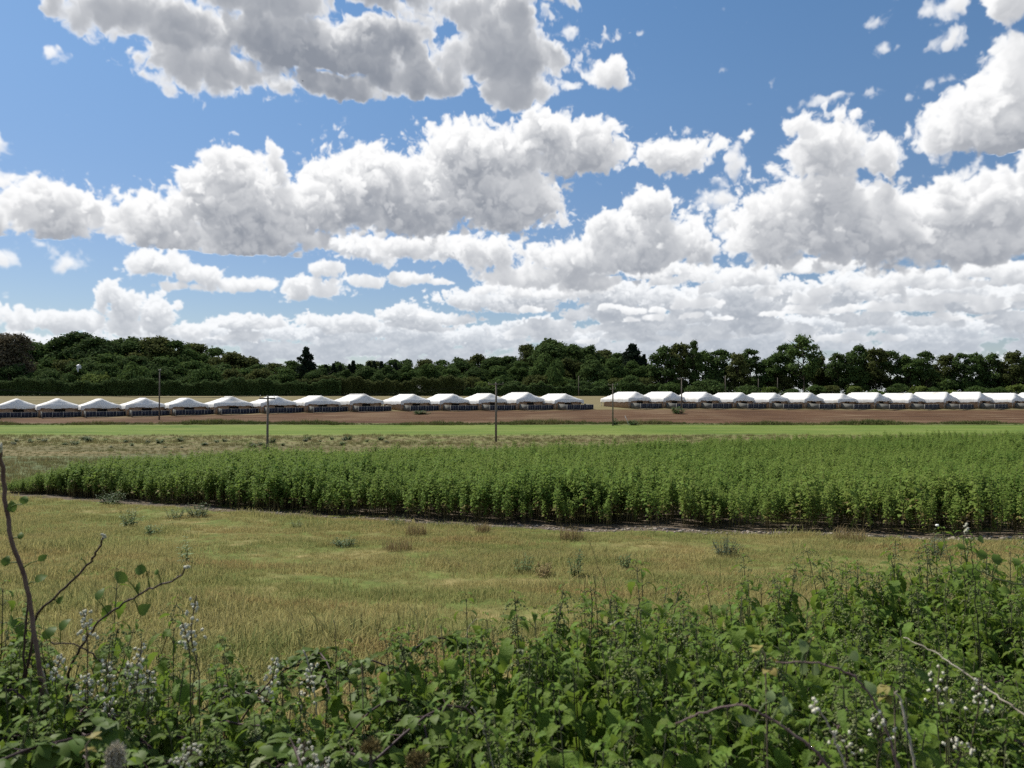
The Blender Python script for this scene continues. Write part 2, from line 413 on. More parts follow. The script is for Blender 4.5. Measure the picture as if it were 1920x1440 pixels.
# ------------------------------------------------------------------ sky, sun, camera
def build_world():
    lum, hz, al = bake_clouds()
    ny, nx = lum.shape
    img = bpy.data.images.new('cloud_field', nx, ny, alpha=False, float_buffer=True)
    img.colorspace_settings.name = 'Non-Color'
    px = np.ones((ny, nx, 4), np.float32); px[..., 0] = np.clip(lum, 0, 1.2); px[..., 1] = hz; px[..., 2] = al
    img.pixels.foreach_set(px.ravel()); img.pack()
    w = bpy.data.worlds.new('World'); SC.world = w; w.use_nodes = True
    nt = NT(w.node_tree); nt.n.clear()
    d = nt.new('ShaderNodeTexCoord').outputs['Generated']
    sp = nt.new('ShaderNodeSeparateXYZ'); nt.l.new(d, sp.inputs[0]); x, y, z = sp.outputs
    az = nt.math('MULTIPLY', nt.math('ARCTAN2', x, y), 180/math.pi); el = nt.math('MULTIPLY', nt.math('ARCSINE', z), 180/math.pi)
    u = nt.math('MULTIPLY_ADD', az, .5/CLOUD_AZ, .5); v = nt.math('MULTIPLY_ADD', el, 1/(CLOUD_EL1-CLOUD_EL0), -CLOUD_EL0/(CLOUD_EL1-CLOUD_EL0))
    cv = nt.new('ShaderNodeCombineXYZ'); nt.l.new(u, cv.inputs[0]); nt.l.new(v, cv.inputs[1])
    ti = nt.new('ShaderNodeTexImage', image=img, interpolation='Cubic', extension='CLIP'); nt.l.new(cv.outputs[0], ti.inputs[0])
    sc = nt.new('ShaderNodeSeparateColor'); nt.l.new(ti.outputs[0], sc.inputs[0]); L, H, A = sc.outputs
    # the rest of the sky, outside the stretch the field covers: loose cumulus from noise on a cloud deck
    dv = nt.new('ShaderNodeVectorMath', operation='DIVIDE'); zz = nt.math('MAXIMUM', z, .06)
    c3 = nt.new('ShaderNodeCombineXYZ'); [nt.l.new(zz, c3.inputs[i]) for i in range(3)]
    nt.l.new(d, dv.inputs[0]); nt.l.new(c3.outputs[0], dv.inputs[1])
    n1 = nt.noise(.9, 7, .58, dv.outputs[0])
    ins = nt.math('MULTIPLY', nt.math('LESS_THAN', nt.math('ABSOLUTE', az), CLOUD_AZ-.2), nt.math('LESS_THAN', el, CLOUD_EL1-.2))
    # feather toward the edges of the field
    fe = nt.math('MULTIPLY', nt.math('MULTIPLY_ADD', nt.math('ABSOLUTE', az), -.25, CLOUD_AZ*.25, clamp=True), nt.math('MULTIPLY_ADD', el, -.25, CLOUD_EL1*.25, clamp=True))
    A2 = nt.ramp(n1, [(.50, (0, 0, 0)), (.60, (1, 1, 1))]); A2 = nt.math('MULTIPLY', A2, nt.math('GREATER_THAN', z, 0.))
    L2 = nt.math('MULTIPLY_ADD', n1, -2.6, 2.15, clamp=True)
    k = nt.math('MULTIPLY', fe, ins)
    def lerp(a, b, t): return nt.math('ADD', nt.math('MULTIPLY', a, t), nt.math('MULTIPLY', b, nt.math('SUBTRACT', 1., t)))
    L, A, H = lerp(L, L2, k), lerp(A, A2, k), nt.math('MULTIPLY', H, k)
    s = nt.math('MULTIPLY_ADD', L, 1/.90, -.10/.90, clamp=True)
    s = nt.math('SUBTRACT', 1., nt.math('POWER', nt.math('SUBTRACT', 1., s), 1.6))       # film shoulder of the sunlit billows
    C = nt.mix(s, srgb(140, 146, 157), srgb(255, 255, 255))
    C = nt.mix(H, C, srgb(224, 234, 245))
    sky = nt.new('ShaderNodeTexSky', sky_type='NISHITA', sun_disc=False, sun_elevation=SUN_EL, sun_rotation=SUN_AZ, altitude=60, air_density=1., dust_density=.4, ozone_density=2.2)
    b1 = nt.new('ShaderNodeBackground'); deep = nt.ramp(nt.math('MULTIPLY', el, 1/30., clamp=True), [(0., (.60, .61, .66)), (.35, (.63, .68, .76)), (.7, (.68, .82, .90)), (1., (.66, .87, .97))])   # colour ramp dims and tints the sky light, most toward the horizon
    nt.l.new(nt.mix(1., sky.outputs[0], deep, 'MULTIPLY'), b1.inputs[0]); b1.inputs[1].default_value = SKY_STR
    b2 = nt.new('ShaderNodeBackground'); nt.l.new(C, b2.inputs[0]); b2.inputs[1].default_value = CLOUD_STR
    mx = nt.new('ShaderNodeMixShader'); nt.l.new(A, mx.inputs[0]); nt.l.new(b1.outputs[0], mx.inputs[1]); nt.l.new(b2.outputs[0], mx.inputs[2])
    nt.l.new(mx.outputs[0], nt.new('ShaderNodeOutputWorld').inputs[0])
    w.cycles.sampling_method = 'MANUAL'; w.cycles.sample_map_resolution = 1024
SKY_TINT = (.80, 1.0, 1.08); SKY_STR = .085; CLOUD_STR = .72
build_world()

sd = bpy.data.lights.new('sun', 'SUN'); sd.energy = 4.2; sd.angle = math.radians(1.0); sd.color = (1, .95, .86)
so = bpy.data.objects.new('sun', sd); COL.objects.link(so); so.location = (-40, 30, 80)
_sd = Vector((math.sin(SUN_AZ)*math.cos(SUN_EL), math.cos(SUN_AZ)*math.cos(SUN_EL), math.sin(SUN_EL)))
so.rotation_euler = (-_sd).to_track_quat('-Z', 'Y').to_euler()

cd = bpy.data.cameras.new('camera'); cam = bpy.data.objects.new('camera', cd); COL.objects.link(cam)
cam.location = (0, 0, EYE); cam.rotation_euler = (math.radians(90)+math.atan(25/F), 0, 0)
cd.sensor_width = 36; cd.lens = 36*F/1920; cd.clip_start = .05; cd.clip_end = 8000
cd.dof.use_dof = True; cd.dof.focus_distance = 60; cd.dof.aperture_fstop = 6.5
SC.camera = cam
SC.view_settings.view_transform = 'Standard'; SC.view_settings.look = 'None'
SC.view_settings.exposure = 0.5; SC.view_settings.gamma = 1
SC.cycles.max_bounces = 6; SC.cycles.diffuse_bounces = 3; SC.cycles.glossy_bounces = 2; SC.cycles.transmission_bounces = 4
SC.cycles.transparent_max_bounces = 4
SC.cycles.use_denoising = False

# ------------------------------------------------------------------ the ground, one sheet to the horizon
def build_ground():
    ys = np.concatenate([np.arange(-40, 0, 4), np.arange(0, 30, .6), np.arange(30, 110, 2), np.arange(110, 320, 4), np.geomspace(320, 3000, 18)])
    us = np.sign(np.linspace(-1, 1, 121))*np.abs(np.linspace(-1, 1, 121))**1.25*2.6
    U, Y = np.meshgrid(us, ys); X = U*(9+np.abs(Y))
    V = np.stack([X, Y, ground_z(X, Y)], -1).reshape(-1, 3)
    n = len(us); i = np.arange((len(ys)-1)*n).reshape(-1, n)[:, :-1].ravel()
    me = npmesh('ground', V, np.stack([i, i+1, i+n+1, i+n], 1), smooth=True)
    m, nt, bs = material('field_ground', .95, .1)
    pos = nt.new('ShaderNodeNewGeometry').outputs['Position']
    sp = nt.new('ShaderNodeSeparateXYZ'); nt.l.new(pos, sp.inputs[0]); x, y, _ = sp.outputs
    flat = nt.scaled(pos, 1, 1, 0)
    band = nt.scaled(pos, .022, .17, 0)                       # fields are worked along x: streaks run that way
    big = nt.noise(.05, 5, .6, flat); fine = nt.noise(1.3, 6, .7, flat); strk = nt.noise(2.2, 6, .68, band); med = nt.noise(.35, 5, .65, flat)
    wob = nt.math('ADD', nt.math('MULTIPLY_ADD', strk, 14., -7.), nt.math('MULTIPLY_ADD', med, 14., -7.))
    grass = nt.ramp(fine, [(.3, (.10, .105, .035)), (.5, (.19, .165, .062)), (.7, (.28, .225, .10))])
    grass = nt.mix(nt.ramp(med, [(.40, (0, 0, 0)), (.54, (1, 1, 1))]), grass, nt.ramp(fine, [(.3, (.075, .105, .025)), (.7, (.15, .17, .045))]))
    soil = nt.ramp(fine, [(.3, (.05, .036, .024)), (.7, (.13, .10, .07))])
    low = nt.ramp(strk, [(.3, (.065, .085, .035)), (.7, (.13, .14, .06))])
    dry = nt.ramp(strk, [(.28, (.078, .078, .034)), (.5, (.130, .115, .052)), (.7, (.19, .145, .07))])
    dryg = nt.mix(nt.ramp(med, [(.42, (0, 0, 0)), (.62, (1, 1, 1))]), nt.ramp(strk, [(.3, (.10, .115, .04)), (.7, (.17, .17, .06))]), (.17, .135, .07))
    lush = nt.ramp(strk, [(.32, (.062, .104, .018)), (.5, (.100, .148, .026)), (.66, (.165, .188, .046))])
    lush = nt.mix(nt.math('MULTIPLY', nt.ramp(big, [(.45, (0, 0, 0)), (.65, (1, 1, 1))]), .6), lush, (.16, .19, .05))
    verge = nt.ramp(fine, [(.3, (.05, .075, .02)), (.7, (.14, .14, .05))])
    plough = nt.ramp(strk, [(.28, (.042, .023, .012)), (.48, (.082, .043, .022)), (.58, (.110, .064, .034)), (.68, (.20, .145, .09))])
    plough = nt.mix(nt.math('MULTIPLY', nt.ramp(big, [(.5, (0, 0, 0)), (.7, (1, 1, 1))]), .5), plough, (.17, .12, .07))
    stub = nt.ramp(strk, [(.3, (.11, .098, .048)), (.7, (.22, .18, .095))])
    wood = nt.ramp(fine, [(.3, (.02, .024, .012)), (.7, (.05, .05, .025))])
    yw = nt.math('ADD', y, wob)
    def step(v, a, b):
        nd = nt.new('ShaderNodeMapRange', interpolation_type='SMOOTHSTEP'); nt.put(nd.inputs[0], v); nd.inputs[1].default_value = a; nd.inputs[2].default_value = b; return nd.outputs[0]
    c = nt.mix(step(y, 6.0, 8.5), soil, grass)
    c = nt.mix(step(yw, 50, 54), c, low)
    c = nt.mix(step(yw, 74, 79), c, dry)
    c = nt.mix(step(yw, 90, 98), c, dryg)
    c = nt.mix(step(yw, 110, 117), c, lush)
    c = nt.mix(step(nt.math('MULTIPLY_ADD', strk, 2, y), 139.5, 140.5), c, verge)
    c = nt.mix(step(nt.math('MULTIPLY_ADD', strk, 6, y), 145, 148), c, plough)
    t = nt.math('MULTIPLY_ADD', x, -.087, nt.math('MULTIPLY_ADD', strk, 9., y))
    c = nt.mix(step(t, 178, 184), c, nt.mix(step(med, .45, .6), stub, dryg))
    c = nt.mix(step(t, 190, 197), c, stub)
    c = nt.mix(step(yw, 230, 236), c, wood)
    c = nt.mix(step(y, 330, 420), c, (.07, .10, .03))
    nt.l.new(c, bs.inputs['Base Color'])
    b = nt.new('ShaderNodeBump'); b.inputs['Strength'].default_value = .6; b.inputs['Distance'].default_value = .12
    nt.l.new(fine, b.inputs['Height']); nt.l.new(b.outputs[0], bs.inputs['Normal'])
    me.materials.append(m)
    tag(link(bpy.data.objects.new('ground', me)), 'gently rolling farmland of dry meadow, green strip and ploughed earth', None, None, 'structure')
build_ground()

# the cropped plot: bare soil with a stony margin
NEAR = ([-27.2, -20, -10, 0, 8, 15.6, 22, 40, 60], [41.2, 37.5, 32, 27.6, 25.6, 24, 22.6, 20, 18])
FAR = ([-27.2, -24, -20.2, 0, 24.8, 62, 90], [42, 48.5, 55, 66, 81.5, 95, 103])
def crop_near(X): return np.interp(X, *NEAR)
def crop_far(X): return np.interp(X, *FAR)
def build_plot():
    xs = np.arange(-27.2, 62.01, .8); tt = np.concatenate([[-1., -.55, 0], np.linspace(.02, 1, 24)])
    V = []
    for t in tt:
        for X in xs:
            a, b = float(crop_near(X)), float(crop_far(X))
            Y = a+t*1.0+.18*math.sin(X*1.7) if t <= 0 else a+(b-a)*t
            V.append((X, Y, gz(X, Y)+(.012 if t > -1 else -.03)))
    n = len(xs); i = np.arange((len(tt)-1)*n).reshape(-1, n)[:, :-1].ravel()
    me = npmesh('soil', V, np.stack([i, i+1, i+n+1, i+n], 1), smooth=True)
    me.materials.append(simple('plot_soil', (.05, .04, .028), (.17, .135, .10), 3.5, .95, .1, 8, .5))
    tag(link(bpy.data.objects.new('soil', me)), 'bare brown soil under the tall green crop', None, None, 'structure')
build_plot()
# ------------------------------------------------------------------ trees
def leaf_cards(P, N, size, rs, asp=1.0):
    """one small leaf spray (bent quad) at each point P facing roughly N"""
    n = len(P)
    N = N/np.linalg.norm(N, axis=1, keepdims=True)
    T = np.cross(N, rs.standard_normal((n, 3))); T /= np.linalg.norm(T, axis=1, keepdims=True)
    B = np.cross(N, T)
    s = np.broadcast_to(np.asarray(size, float), (n,))[:, None]*rs.uniform(.6, 1.3, (n, 1))
    a = s*.5; b = s*.5*asp
    V = np.stack([P-T*a, P-B*b*rs.uniform(.6, 1, (n, 1))+N*s*.12, P+T*a*rs.uniform(.7, 1.1, (n, 1)), P+B*b-N*s*.12], 1)
    return V.reshape(-1, 3), np.arange(4*n).reshape(-1, 4)
def crown_mesh(name, seed, h, rad, base, nblob, nleaf, leaf, mat, shape='round', loose=1.0):
    """crown of height h-base and radius rad built from sprays gathered into boughs"""
    rs = np.random.RandomState(seed)
    Ps, Ns, Ss = [], [], []
    H = h-base; g = 2.39996
    for k in range(nblob):
        t = (k+.5)/nblob if shape in ('cone', 'column', 'flat') else rs.uniform(0, 1)**.8
        if shape == 'round': prof = math.sqrt(max(.03, 1-(abs(t-.42)/.60)**2.2)) if t > .42 else .78+.22*t/.42
        elif shape == 'cone': prof = (1-t)**.85+.07
        elif shape == 'column': prof = min(1, 2.6*(1-t)+.10)*min(1, .55+2*t)*.85
        else: prof = .95-.30*t
        br = rad*{'round': .36, 'cone': .20, 'column': .30, 'flat': .34}[shape]*rs.uniform(.75, 1.3)*(.6+.4*prof)
        ang = k*g+rs.uniform(-.5, .5); rr = max(0, rad*prof-br*.75)*(rs.uniform(.75, 1.05) if rs.rand() < .75 else rs.uniform(.1, .7))
        c = np.array([rr*math.cos(ang), rr*math.sin(ang), base+br*.6+(H-br*1.5)*t])
        if shape == 'cone': c[2] -= rr*.22
        m = max(8, int(nleaf/nblob*rs.uniform(.7, 1.3)*(br/(rad*.36))**(1 if shape == 'round' else 0)))
        d = rs.standard_normal((m, 3)); d /= np.linalg.norm(d, axis=1, keepdims=True)
        low = d[:, 2] < -.25; d[low, 2] *= -.8
        q = 1-.34*rs.rand(m, 1)**1.6*loose+rs.normal(0, .06*loose, (m, 1))
        lump = 1+.16*np.sin(d[:, :1]*5+k)*np.sin(d[:, 1:2]*6+2*k)*np.sin(d[:, 2:]*5+.7*k)*2
        Ps.append(c+d*q*lump*br*np.array([1, 1, .85 if shape != 'cone' else .45]))
        Ns.append(d+rs.standard_normal((m, 3))*.42+np.array([0, 0, .25])); Ss.append(np.full(m, 1.))
        # a few inner sprays so that one cannot look straight through a bough
        m2 = int(m*.16/loose); d2 = rs.standard_normal((m2, 3))*.38
        Ps.append(c+d2*br); Ns.append(rs.standard_normal((m2, 3))); Ss.append(np.full(m2, 1.5))
    V, Q = leaf_cards(np.concatenate(Ps), np.concatenate(Ns), leaf*np.concatenate(Ss), rs)
    return npmesh(name, V, Q, None, [mat])
def trunk_mesh(name, seed, h, rad, base, mat, limbs=7, r0=.03):
    r = random.Random(seed); mb = MB()
    top = base+(h-base)*.72
    pts = [(0, 0, -.4), (.02*h*r.uniform(-1, 1)*.3, 0, base*.5), (r.uniform(-1, 1)*.02*h, r.uniform(-1, 1)*.02*h, base), (r.uniform(-1, 1)*.03*h, r.uniform(-1, 1)*.03*h, top)]
    mb.tube(curve_pts(pts, 3), [h*r0*(1.15-.95*i/9) for i in range(10)], 7)
    for k in range(limbs):
        z0 = base*.8+(top-base*.8)*(k/limbs)*.9; a = r.uniform(0, 6.28); L = rad*r.uniform(.55, .95)
        p0 = Vector((0, 0, z0)); p1 = p0+Vector((math.cos(a)*L*.45, math.sin(a)*L*.45, L*.35)); p2 = p0+Vector((math.cos(a)*L, math.sin(a)*L, L*.75))
        mb.tube([p0, p1, p2], [h*r0*.45, h*r0*.28, h*r0*.08], 5, cap=False)
    return mb.mesh(name, [mat], True)
BARK = simple('bark', (.045, .035, .026), (.11, .09, .07), 3., .9, .1, 6, .5)
def treeleaf(n, a, b, **k): return leafmat(n, a, b, rough=.9, spec=.04, trans=.22, clump=.30, var=.6, hue=.03, **k)
M_DARK = treeleaf('leaf_dark', (.034, .058, .018), (.082, .122, .036))
M_MID = treeleaf('leaf_mid', (.042, .074, .020), (.096, .142, .040))
M_OLIVE = treeleaf('leaf_olive', (.048, .060, .018), (.110, .122, .038))
M_LIGHT = treeleaf('leaf_light', (.065, .100, .022), (.145, .180, .045))
M_CONIF = treeleaf('needles', (.012, .021, .013), (.030, .044, .022))
M_BROWN = treeleaf('leaf_bronze', (.078, .068, .044), (.130, .113, .074))
KINDS = {}
def kind(k, mats, h, rad, base, nb, nl, leaf, shape='round', loose=1., n=3, limbs=7, r0=.024):
    L = []
    for i in range(n):
        m = mats[i % len(mats)]; sd = sum(map(ord, k))+i*17
        hh = h*(1+.05*((i*7) % 3-1))
        L.append((crown_mesh(k+'_crown', sd, hh, rad, base, nb, nl, leaf, m, shape, loose), trunk_mesh(k+'_trunk', sd, hh, rad, base, BARK, limbs, r0), hh, rad))
    KINDS[k] = L
kind('broad', [M_DARK, M_MID, M_DARK, M_OLIVE, M_MID], 14, 6.2, 1.2, 32, 9000, .50, n=5)
kind('airy', [M_DARK, M_OLIVE, M_DARK, M_MID], 16, 5.0, 2.8, 30, 4300, .56, loose=1.4, n=4, limbs=11, r0=.02)
kind('tall', [M_MID], 18, 5.2, 4.2, 30, 3300, .58, loose=1.5, n=1, limbs=12, r0=.02)
kind('conifer', [M_CONIF], 14, 3.4, .8, 70, 4200, .46, 'cone', n=3, limbs=3)
kind('pine', [M_CONIF, M_DARK], 15, 4.6, 1.6, 46, 5200, .5, 'column', n=2, limbs=5)
kind('bushy', [M_MID, M_LIGHT, M_OLIVE, M_DARK], 6, 4.0, .1, 26, 4200, .40, 'round', n=4, limbs=4)
kind('bronze', [M_BROWN], 18, 6.0, .8, 44, 7500, .5, 'flat', n=1, limbs=10)
def tree(k, i, px, top, Y, wid, label, group=None, name='broadleaf_tree', cat='tree', base_drop=0.):
    """tree of kind k whose top stands at chart height `top` and whose crown is `wid` chart units across"""
    cm, tm, h, rad = KINDS[k][i % len(KINDS[k])]
    X = (px-CX)/F*Y; b = gz(X, Y)-base_drop
    zt = EYE-(top-HOR)/F*Y; sz = max(.2, (zt-b)/(h*.985)); sx = wid/F*Y/(2*rad*.95)
    if sz < .8*sx: sz = .8*sx; b = zt-h*sz*.985          # its foot stands in a dip or behind the undergrowth
    o = thing(name, (X, Y, b), label, cat, group, R.uniform(0, 6.28), (sx, sx, sz))
    part('trunk', tm, o); part('crown', cm, o)
    return o
# left: the wooded rise, three ranks deep
def skyline(x): return np.interp(x, [-200, 0, 70, 120, 150, 200, 250, 300, 350, 400, 430, 460, 480, 520, 560, 620, 700, 800, 880, 950, 985, 1040, 1090, 1150, 1200, 1222],
                                   [640, 636, 640, 634, 624, 630, 629, 632, 640, 648, 654, 664, 676, 676, 668, 678, 674, 671, 662, 664, 646, 634, 648, 652, 660, 672])
G1, L1 = 'trees along the crest of the wooded rise', 'dark green broadleaf tree on the crest of the wooded rise at left'
G2, L2 = 'trees on the slope of the wooded rise', 'mid green broadleaf tree on the slope of the wooded rise at left'
G3, L3 = 'trees standing in the middle of the wood', 'dark broadleaf tree in the wood behind the tall poles'
x = -150
while x < 470:
    tree('broad', R.randrange(5), x, skyline(x)+R.uniform(-4, 5), 305+R.uniform(-8, 12), R.uniform(84, 116), L1, G1); x += R.uniform(28, 40)
x = -160
while x < 480:
    tree('broad', R.randrange(5), x, skyline(x)*.55+705*.45+R.uniform(-8, 8), 275+R.uniform(-8, 8), R.uniform(80, 108), L2, G2); x += R.uniform(40, 58)
x = -120
while x < 560:
    tree('broad', R.randrange(5), x, 684+R.uniform(-6, 10), 254+R.uniform(-4, 4), R.uniform(54, 76), 'small bright-topped tree in the front rank below the wooded rise', 'small trees in the front rank below the rise'); x += R.uniform(46, 64)
x = 486
while x < 1215:
    tree('broad', R.randrange(5), x, skyline(x)+R.uniform(-1, 7), 292+R.uniform(-8, 14), R.uniform(52, 72), L3, G3); x += R.uniform(26, 36)
x = 600
while x < 1215:
    tree('broad', R.randrange(5), x, skyline(x)*.6+712*.4+R.uniform(-7, 7), 264+R.uniform(-6, 6), R.uniform(50, 70), 'olive-tinted broadleaf tree in front of the middle wood', 'broadleaf trees in front of the middle wood'); x += R.uniform(36, 52)
tree('bronze', 0, 18, 622, 262, 92, 'tall bronze-brown tree at the far left edge of the wood', None)
for px, top, w, lab in ((574, 650, 44, 'dark conifer with a forked top rising over the left end of the middle wood'), (1186, 644, 62, 'massive dark conifer at the right end of the middle wood, before the gap of sky'),
                        (1040, 632, 104, 'largest round-headed tree of the middle wood, highest on its skyline'), (1100, 646, 70, 'round dark tree just right of the highest tree of the middle wood')):
    tree('pine' if 'conifer' in lab else 'broad', 0 if 'conifer' in lab else 2, px, top, 282, w, lab, None, 'conifer' if 'conifer' in lab else 'broadleaf_tree')
tree('conifer', 1, 1208, 664, 280, 34, 'narrow dark conifer beside the gap of sky at the end of the wood', None, 'conifer')
for j, px in enumerate(range(612, 765, 13)):
    tree('conifer', j, px+R.uniform(-4, 4), 679+R.uniform(-4, 9), 278+R.uniform(-3, 3), R.uniform(30, 40), 'narrow pointed conifer in the row left of the middle wood', 'narrow pointed conifers in a row', 'conifer')
# light bushes in front of the wood
for px, top, w, i, lab in ((180, 698, 66, 1, 'yellow-green bushy tree above the hedge, right of the small white sheet'), (253, 678, 66, 0, 'rounded green tree behind the lone pole with no crossarm'),
                           (95, 694, 60, 3, 'low dark rounded bush left of the small white sheet'), (386, 684, 56, 0, 'domed green tree above the hedge left of centre of the rise'),
                           (1008, 700, 58, 2, 'olive bush with a pale tip, before the highest tree of the wood'), (1046, 712, 54, 1, 'light domed bush over the hedge behind the end of the tent row'),
                           (1038, 682, 36, 0, 'slim lighter green tree in front of the darkest part of the wood'), (1164, 712, 34, 0, 'round green bush behind the first pole of the right-hand tents'),
                           (1254, 716, 46, 0, 'round bush behind the gap between two right-hand poles'), (1325, 711, 74, 3, 'wide dark bush at the foot of the right-hand tree line'), (1400, 722, 70, 3, 'low dark bush behind the fourth right-hand canopy')):
    tree('bushy', i, px, top, 243 if px < 1100 else 236, w, lab, None, 'bush' if 'bush' in lab else 'broadleaf_tree', 'bush' if 'bush' in lab and 'tree' not in lab else 'tree', .3)
# right: an open line of tall trees with sky between the crowns
line = [(1246, 648, 58), (1276, 640, 50), (1300, 636, 30), (1318, 654, 52), (1352, 655, 58), (1384, 660, 40), (1408, 652, 52), (1442, 662, 46), (1474, 644, 50), (1534, 666, 40),
        (1572, 660, 46), (1592, 654, 40), (1612, 646, 44), (1642, 650, 50), (1672, 656, 52), (1706, 662, 44), (1736, 658, 44), (1772, 662, 48), (1804, 660, 40), (1832, 658, 44), (1862, 662, 50), (1898, 656, 46), (1934, 660, 50), (1968, 655, 50)]
for j, (px, top, w) in enumerate(line):
    tree('airy', j, px, top, 258+R.uniform(-4, 6), w*1.12, 'tall open-crowned tree in the line behind the right-hand tents', 'tall trees in the line behind the right-hand tents')
tree('tall', 0, 1508, 624, 252, 66, 'tallest tree of the right-hand line, standing clear above its neighbours')
for px in range(1236, 1990, 34):
    tree('broad', R.randrange(5), px+R.uniform(-8, 8), 692+R.uniform(-10, 14), 262+R.uniform(-3, 3), R.uniform(44, 60), 'dark leafy tree filling the foot of the right-hand tree line', 'low dark trees at the foot of the right-hand line')
for px in range(880, 1240, 30):
    tree('bushy', R.randrange(4), px+R.uniform(-8, 8), 706+R.uniform(-7, 9), 247+R.uniform(-3, 3), R.uniform(44, 60), 'low dark bush filling the foot of the middle wood', 'low bushes at the foot of the middle wood', 'bush', 'bush', .3)
for px in range(1450, 1990, 38):
    tree('bushy', R.randrange(4), px+R.uniform(-8, 8), 724+R.uniform(-6, 6), 238+R.uniform(-3, 3), R.uniform(34, 52), 'dark shrub just behind the right-hand canopies', 'shrubs behind the right-hand canopies', 'shrub', 'shrub', .3)
# the long hedge at the foot of the wood
def build_hedge(name, x0, x1, Y0, top, label, seed, mat, thick=2.6):
    rs = np.random.RandomState(seed); n = int((x1-x0)/F*Y0*480)
    px = rs.uniform(x0, x1, n); Y = Y0+rs.uniform(-thick/2, thick/2, n); X = (px-CX)/F*Y
    zt = EYE-(top+4*np.sin(px*.031+seed)+3*np.sin(px*.11)+2*np.sin(px*.37)-HOR)/F*Y
    b = ground_z(X, Y); t = rs.uniform(0, 1, n)**.6
    face = rs.rand(n) < .62
    Y = np.where(face, Y0-thick/2*(1-.35*t**4)+rs.normal(0, .22, n)+.5*np.sin(X*.9), Y); t = np.where(face, rs.uniform(0.02, 1, n), t)
    P = np.stack([X, Y, b+(zt-b)*t+rs.normal(0, .12, n)], 1)
    N = np.stack([rs.normal(0, .6, n), np.where(face, -1, -.2)+rs.normal(0, .5, n), .5+t+rs.normal(0, .4, n)], 1)
    V, Q = leaf_cards(P, N, .42, rs)
    c = np.array([(x0+x1)/2-CX, 0, 0])/F*Y0; c[1] = Y0; c[2] = gz(c[0], Y0)
    o = link(bpy.data.objects.new(name, npmesh(name, V-c, Q, None, [mat]))); o.location = c
    return tag(o, label, 'hedge')
build_hedge('hedge', -140, 640, 236, 714, 'long dark bushy hedge along the foot of the wooded rise', 3, M_DARK)
build_hedge('hedge', 560, 870, 238, 711, 'evenly trimmed brownish-green hedge in front of the pointed conifers', 4, M_OLIVE)
build_hedge('hedge', 870, 1236, 237, 724, 'low dark hedge behind the right end of the left tent row', 5, M_DARK)
# ------------------------------------------------------------------ the white-roofed rearing pens
ORD = ['first', 'second', 'third', 'fourth', 'fifth', 'sixth', 'seventh', 'eighth', 'ninth', 'tenth', 'eleventh', 'twelfth', 'thirteenth', 'fourteenth']
def canvas_mat():
    m, nt, bs = material('white_canvas', .75, .2)
    p = nt.new('ShaderNodeTexCoord').outputs['Object']; sp = nt.new('ShaderNodeSeparateXYZ'); nt.l.new(p, sp.inputs[0])
    rd = nt.new('ShaderNodeObjectInfo').outputs['Random']
    sh = nt.new('ShaderNodeVectorMath', operation='ADD'); cb = nt.new('ShaderNodeCombineXYZ'); nt.l.new(nt.math('MULTIPLY', rd, 40.), cb.inputs[0])
    nt.l.new(p, sh.inputs[0]); nt.l.new(cb.outputs[0], sh.inputs[1])
    c = nt.ramp(nt.noise(.45, 6, .65, sh.outputs[0]), [(.3, (.66, .62, .54)), (.46, (.79, .77, .73)), (.7, (.84, .83, .80))])
    seam = nt.math('LESS_THAN', nt.math('ABSOLUTE', nt.math('SUBTRACT', nt.math('FRACT', nt.math('MULTIPLY', sp.outputs[1], .42)), .5)), .018)
    c = nt.mix(nt.math('MULTIPLY', seam, .45), c, (.42, .40, .36))
    nt.l.new(c, bs.inputs['Base Color'])
    tr = nt.new('ShaderNodeBsdfTranslucent'); nt.l.new(c, tr.inputs[0]); mx = nt.new('ShaderNodeMixShader'); mx.inputs[0].default_value = .16      # thin cloth: daylight comes through
    nt.l.new(bs.outputs[0], mx.inputs[1]); nt.l.new(tr.outputs[0], mx.inputs[2]); nt.l.new(mx.outputs[0], m.node_tree.nodes['Material Output'].inputs[0])
    return m
M_CANVAS = canvas_mat()
M_PLY = simple('plywood', (.30, .19, .12), (.46, .31, .20), 2.5, .8, .2)
M_INSHADE = simple('interior_shade', (.012, .011, .010), (.025, .022, .02), 3, .9, .1)
M_POST = simple('weathered_post', (.28, .27, .24), (.46, .44, .39), 5, .85, .1)
M_POLE = simple('pole_timber', (.10, .085, .068), (.20, .17, .14), 3, .85, .15)
M_STEEL = simple('dull_steel', (.20, .20, .19), (.32, .32, .31), 5, .5, .4)
M_CABLE = simple('cable_sheath', (.02, .022, .02), (.035, .036, .034), 5, .95, .0)
M_PORC = simple('insulator_glaze', (.30, .28, .25), (.5, .48, .45), 8, .3, .5)
def mesh_panel_mat():
    m, nt, bs = material('pen_netting', .8, .2)
    p = nt.new('ShaderNodeTexCoord').outputs['Object']
    f = nt.noise(.9, 4, .6, p)
    nt.l.new(nt.ramp(f, [(.35, (.016, .018, .026)), (.6, (.036, .042, .066)), (.75, (.09, .09, .09))]), bs.inputs['Base Color'])
    return m
M_NET = mesh_panel_mat()
M_SIDE = simple('pen_side_netting', (.10, .10, .09), (.19, .185, .165), 1.2, .85, .1)
TW, TL, HE, HB, HR, INS = 8.4, 9.4, 2.25, 1.42, 3.85, .9
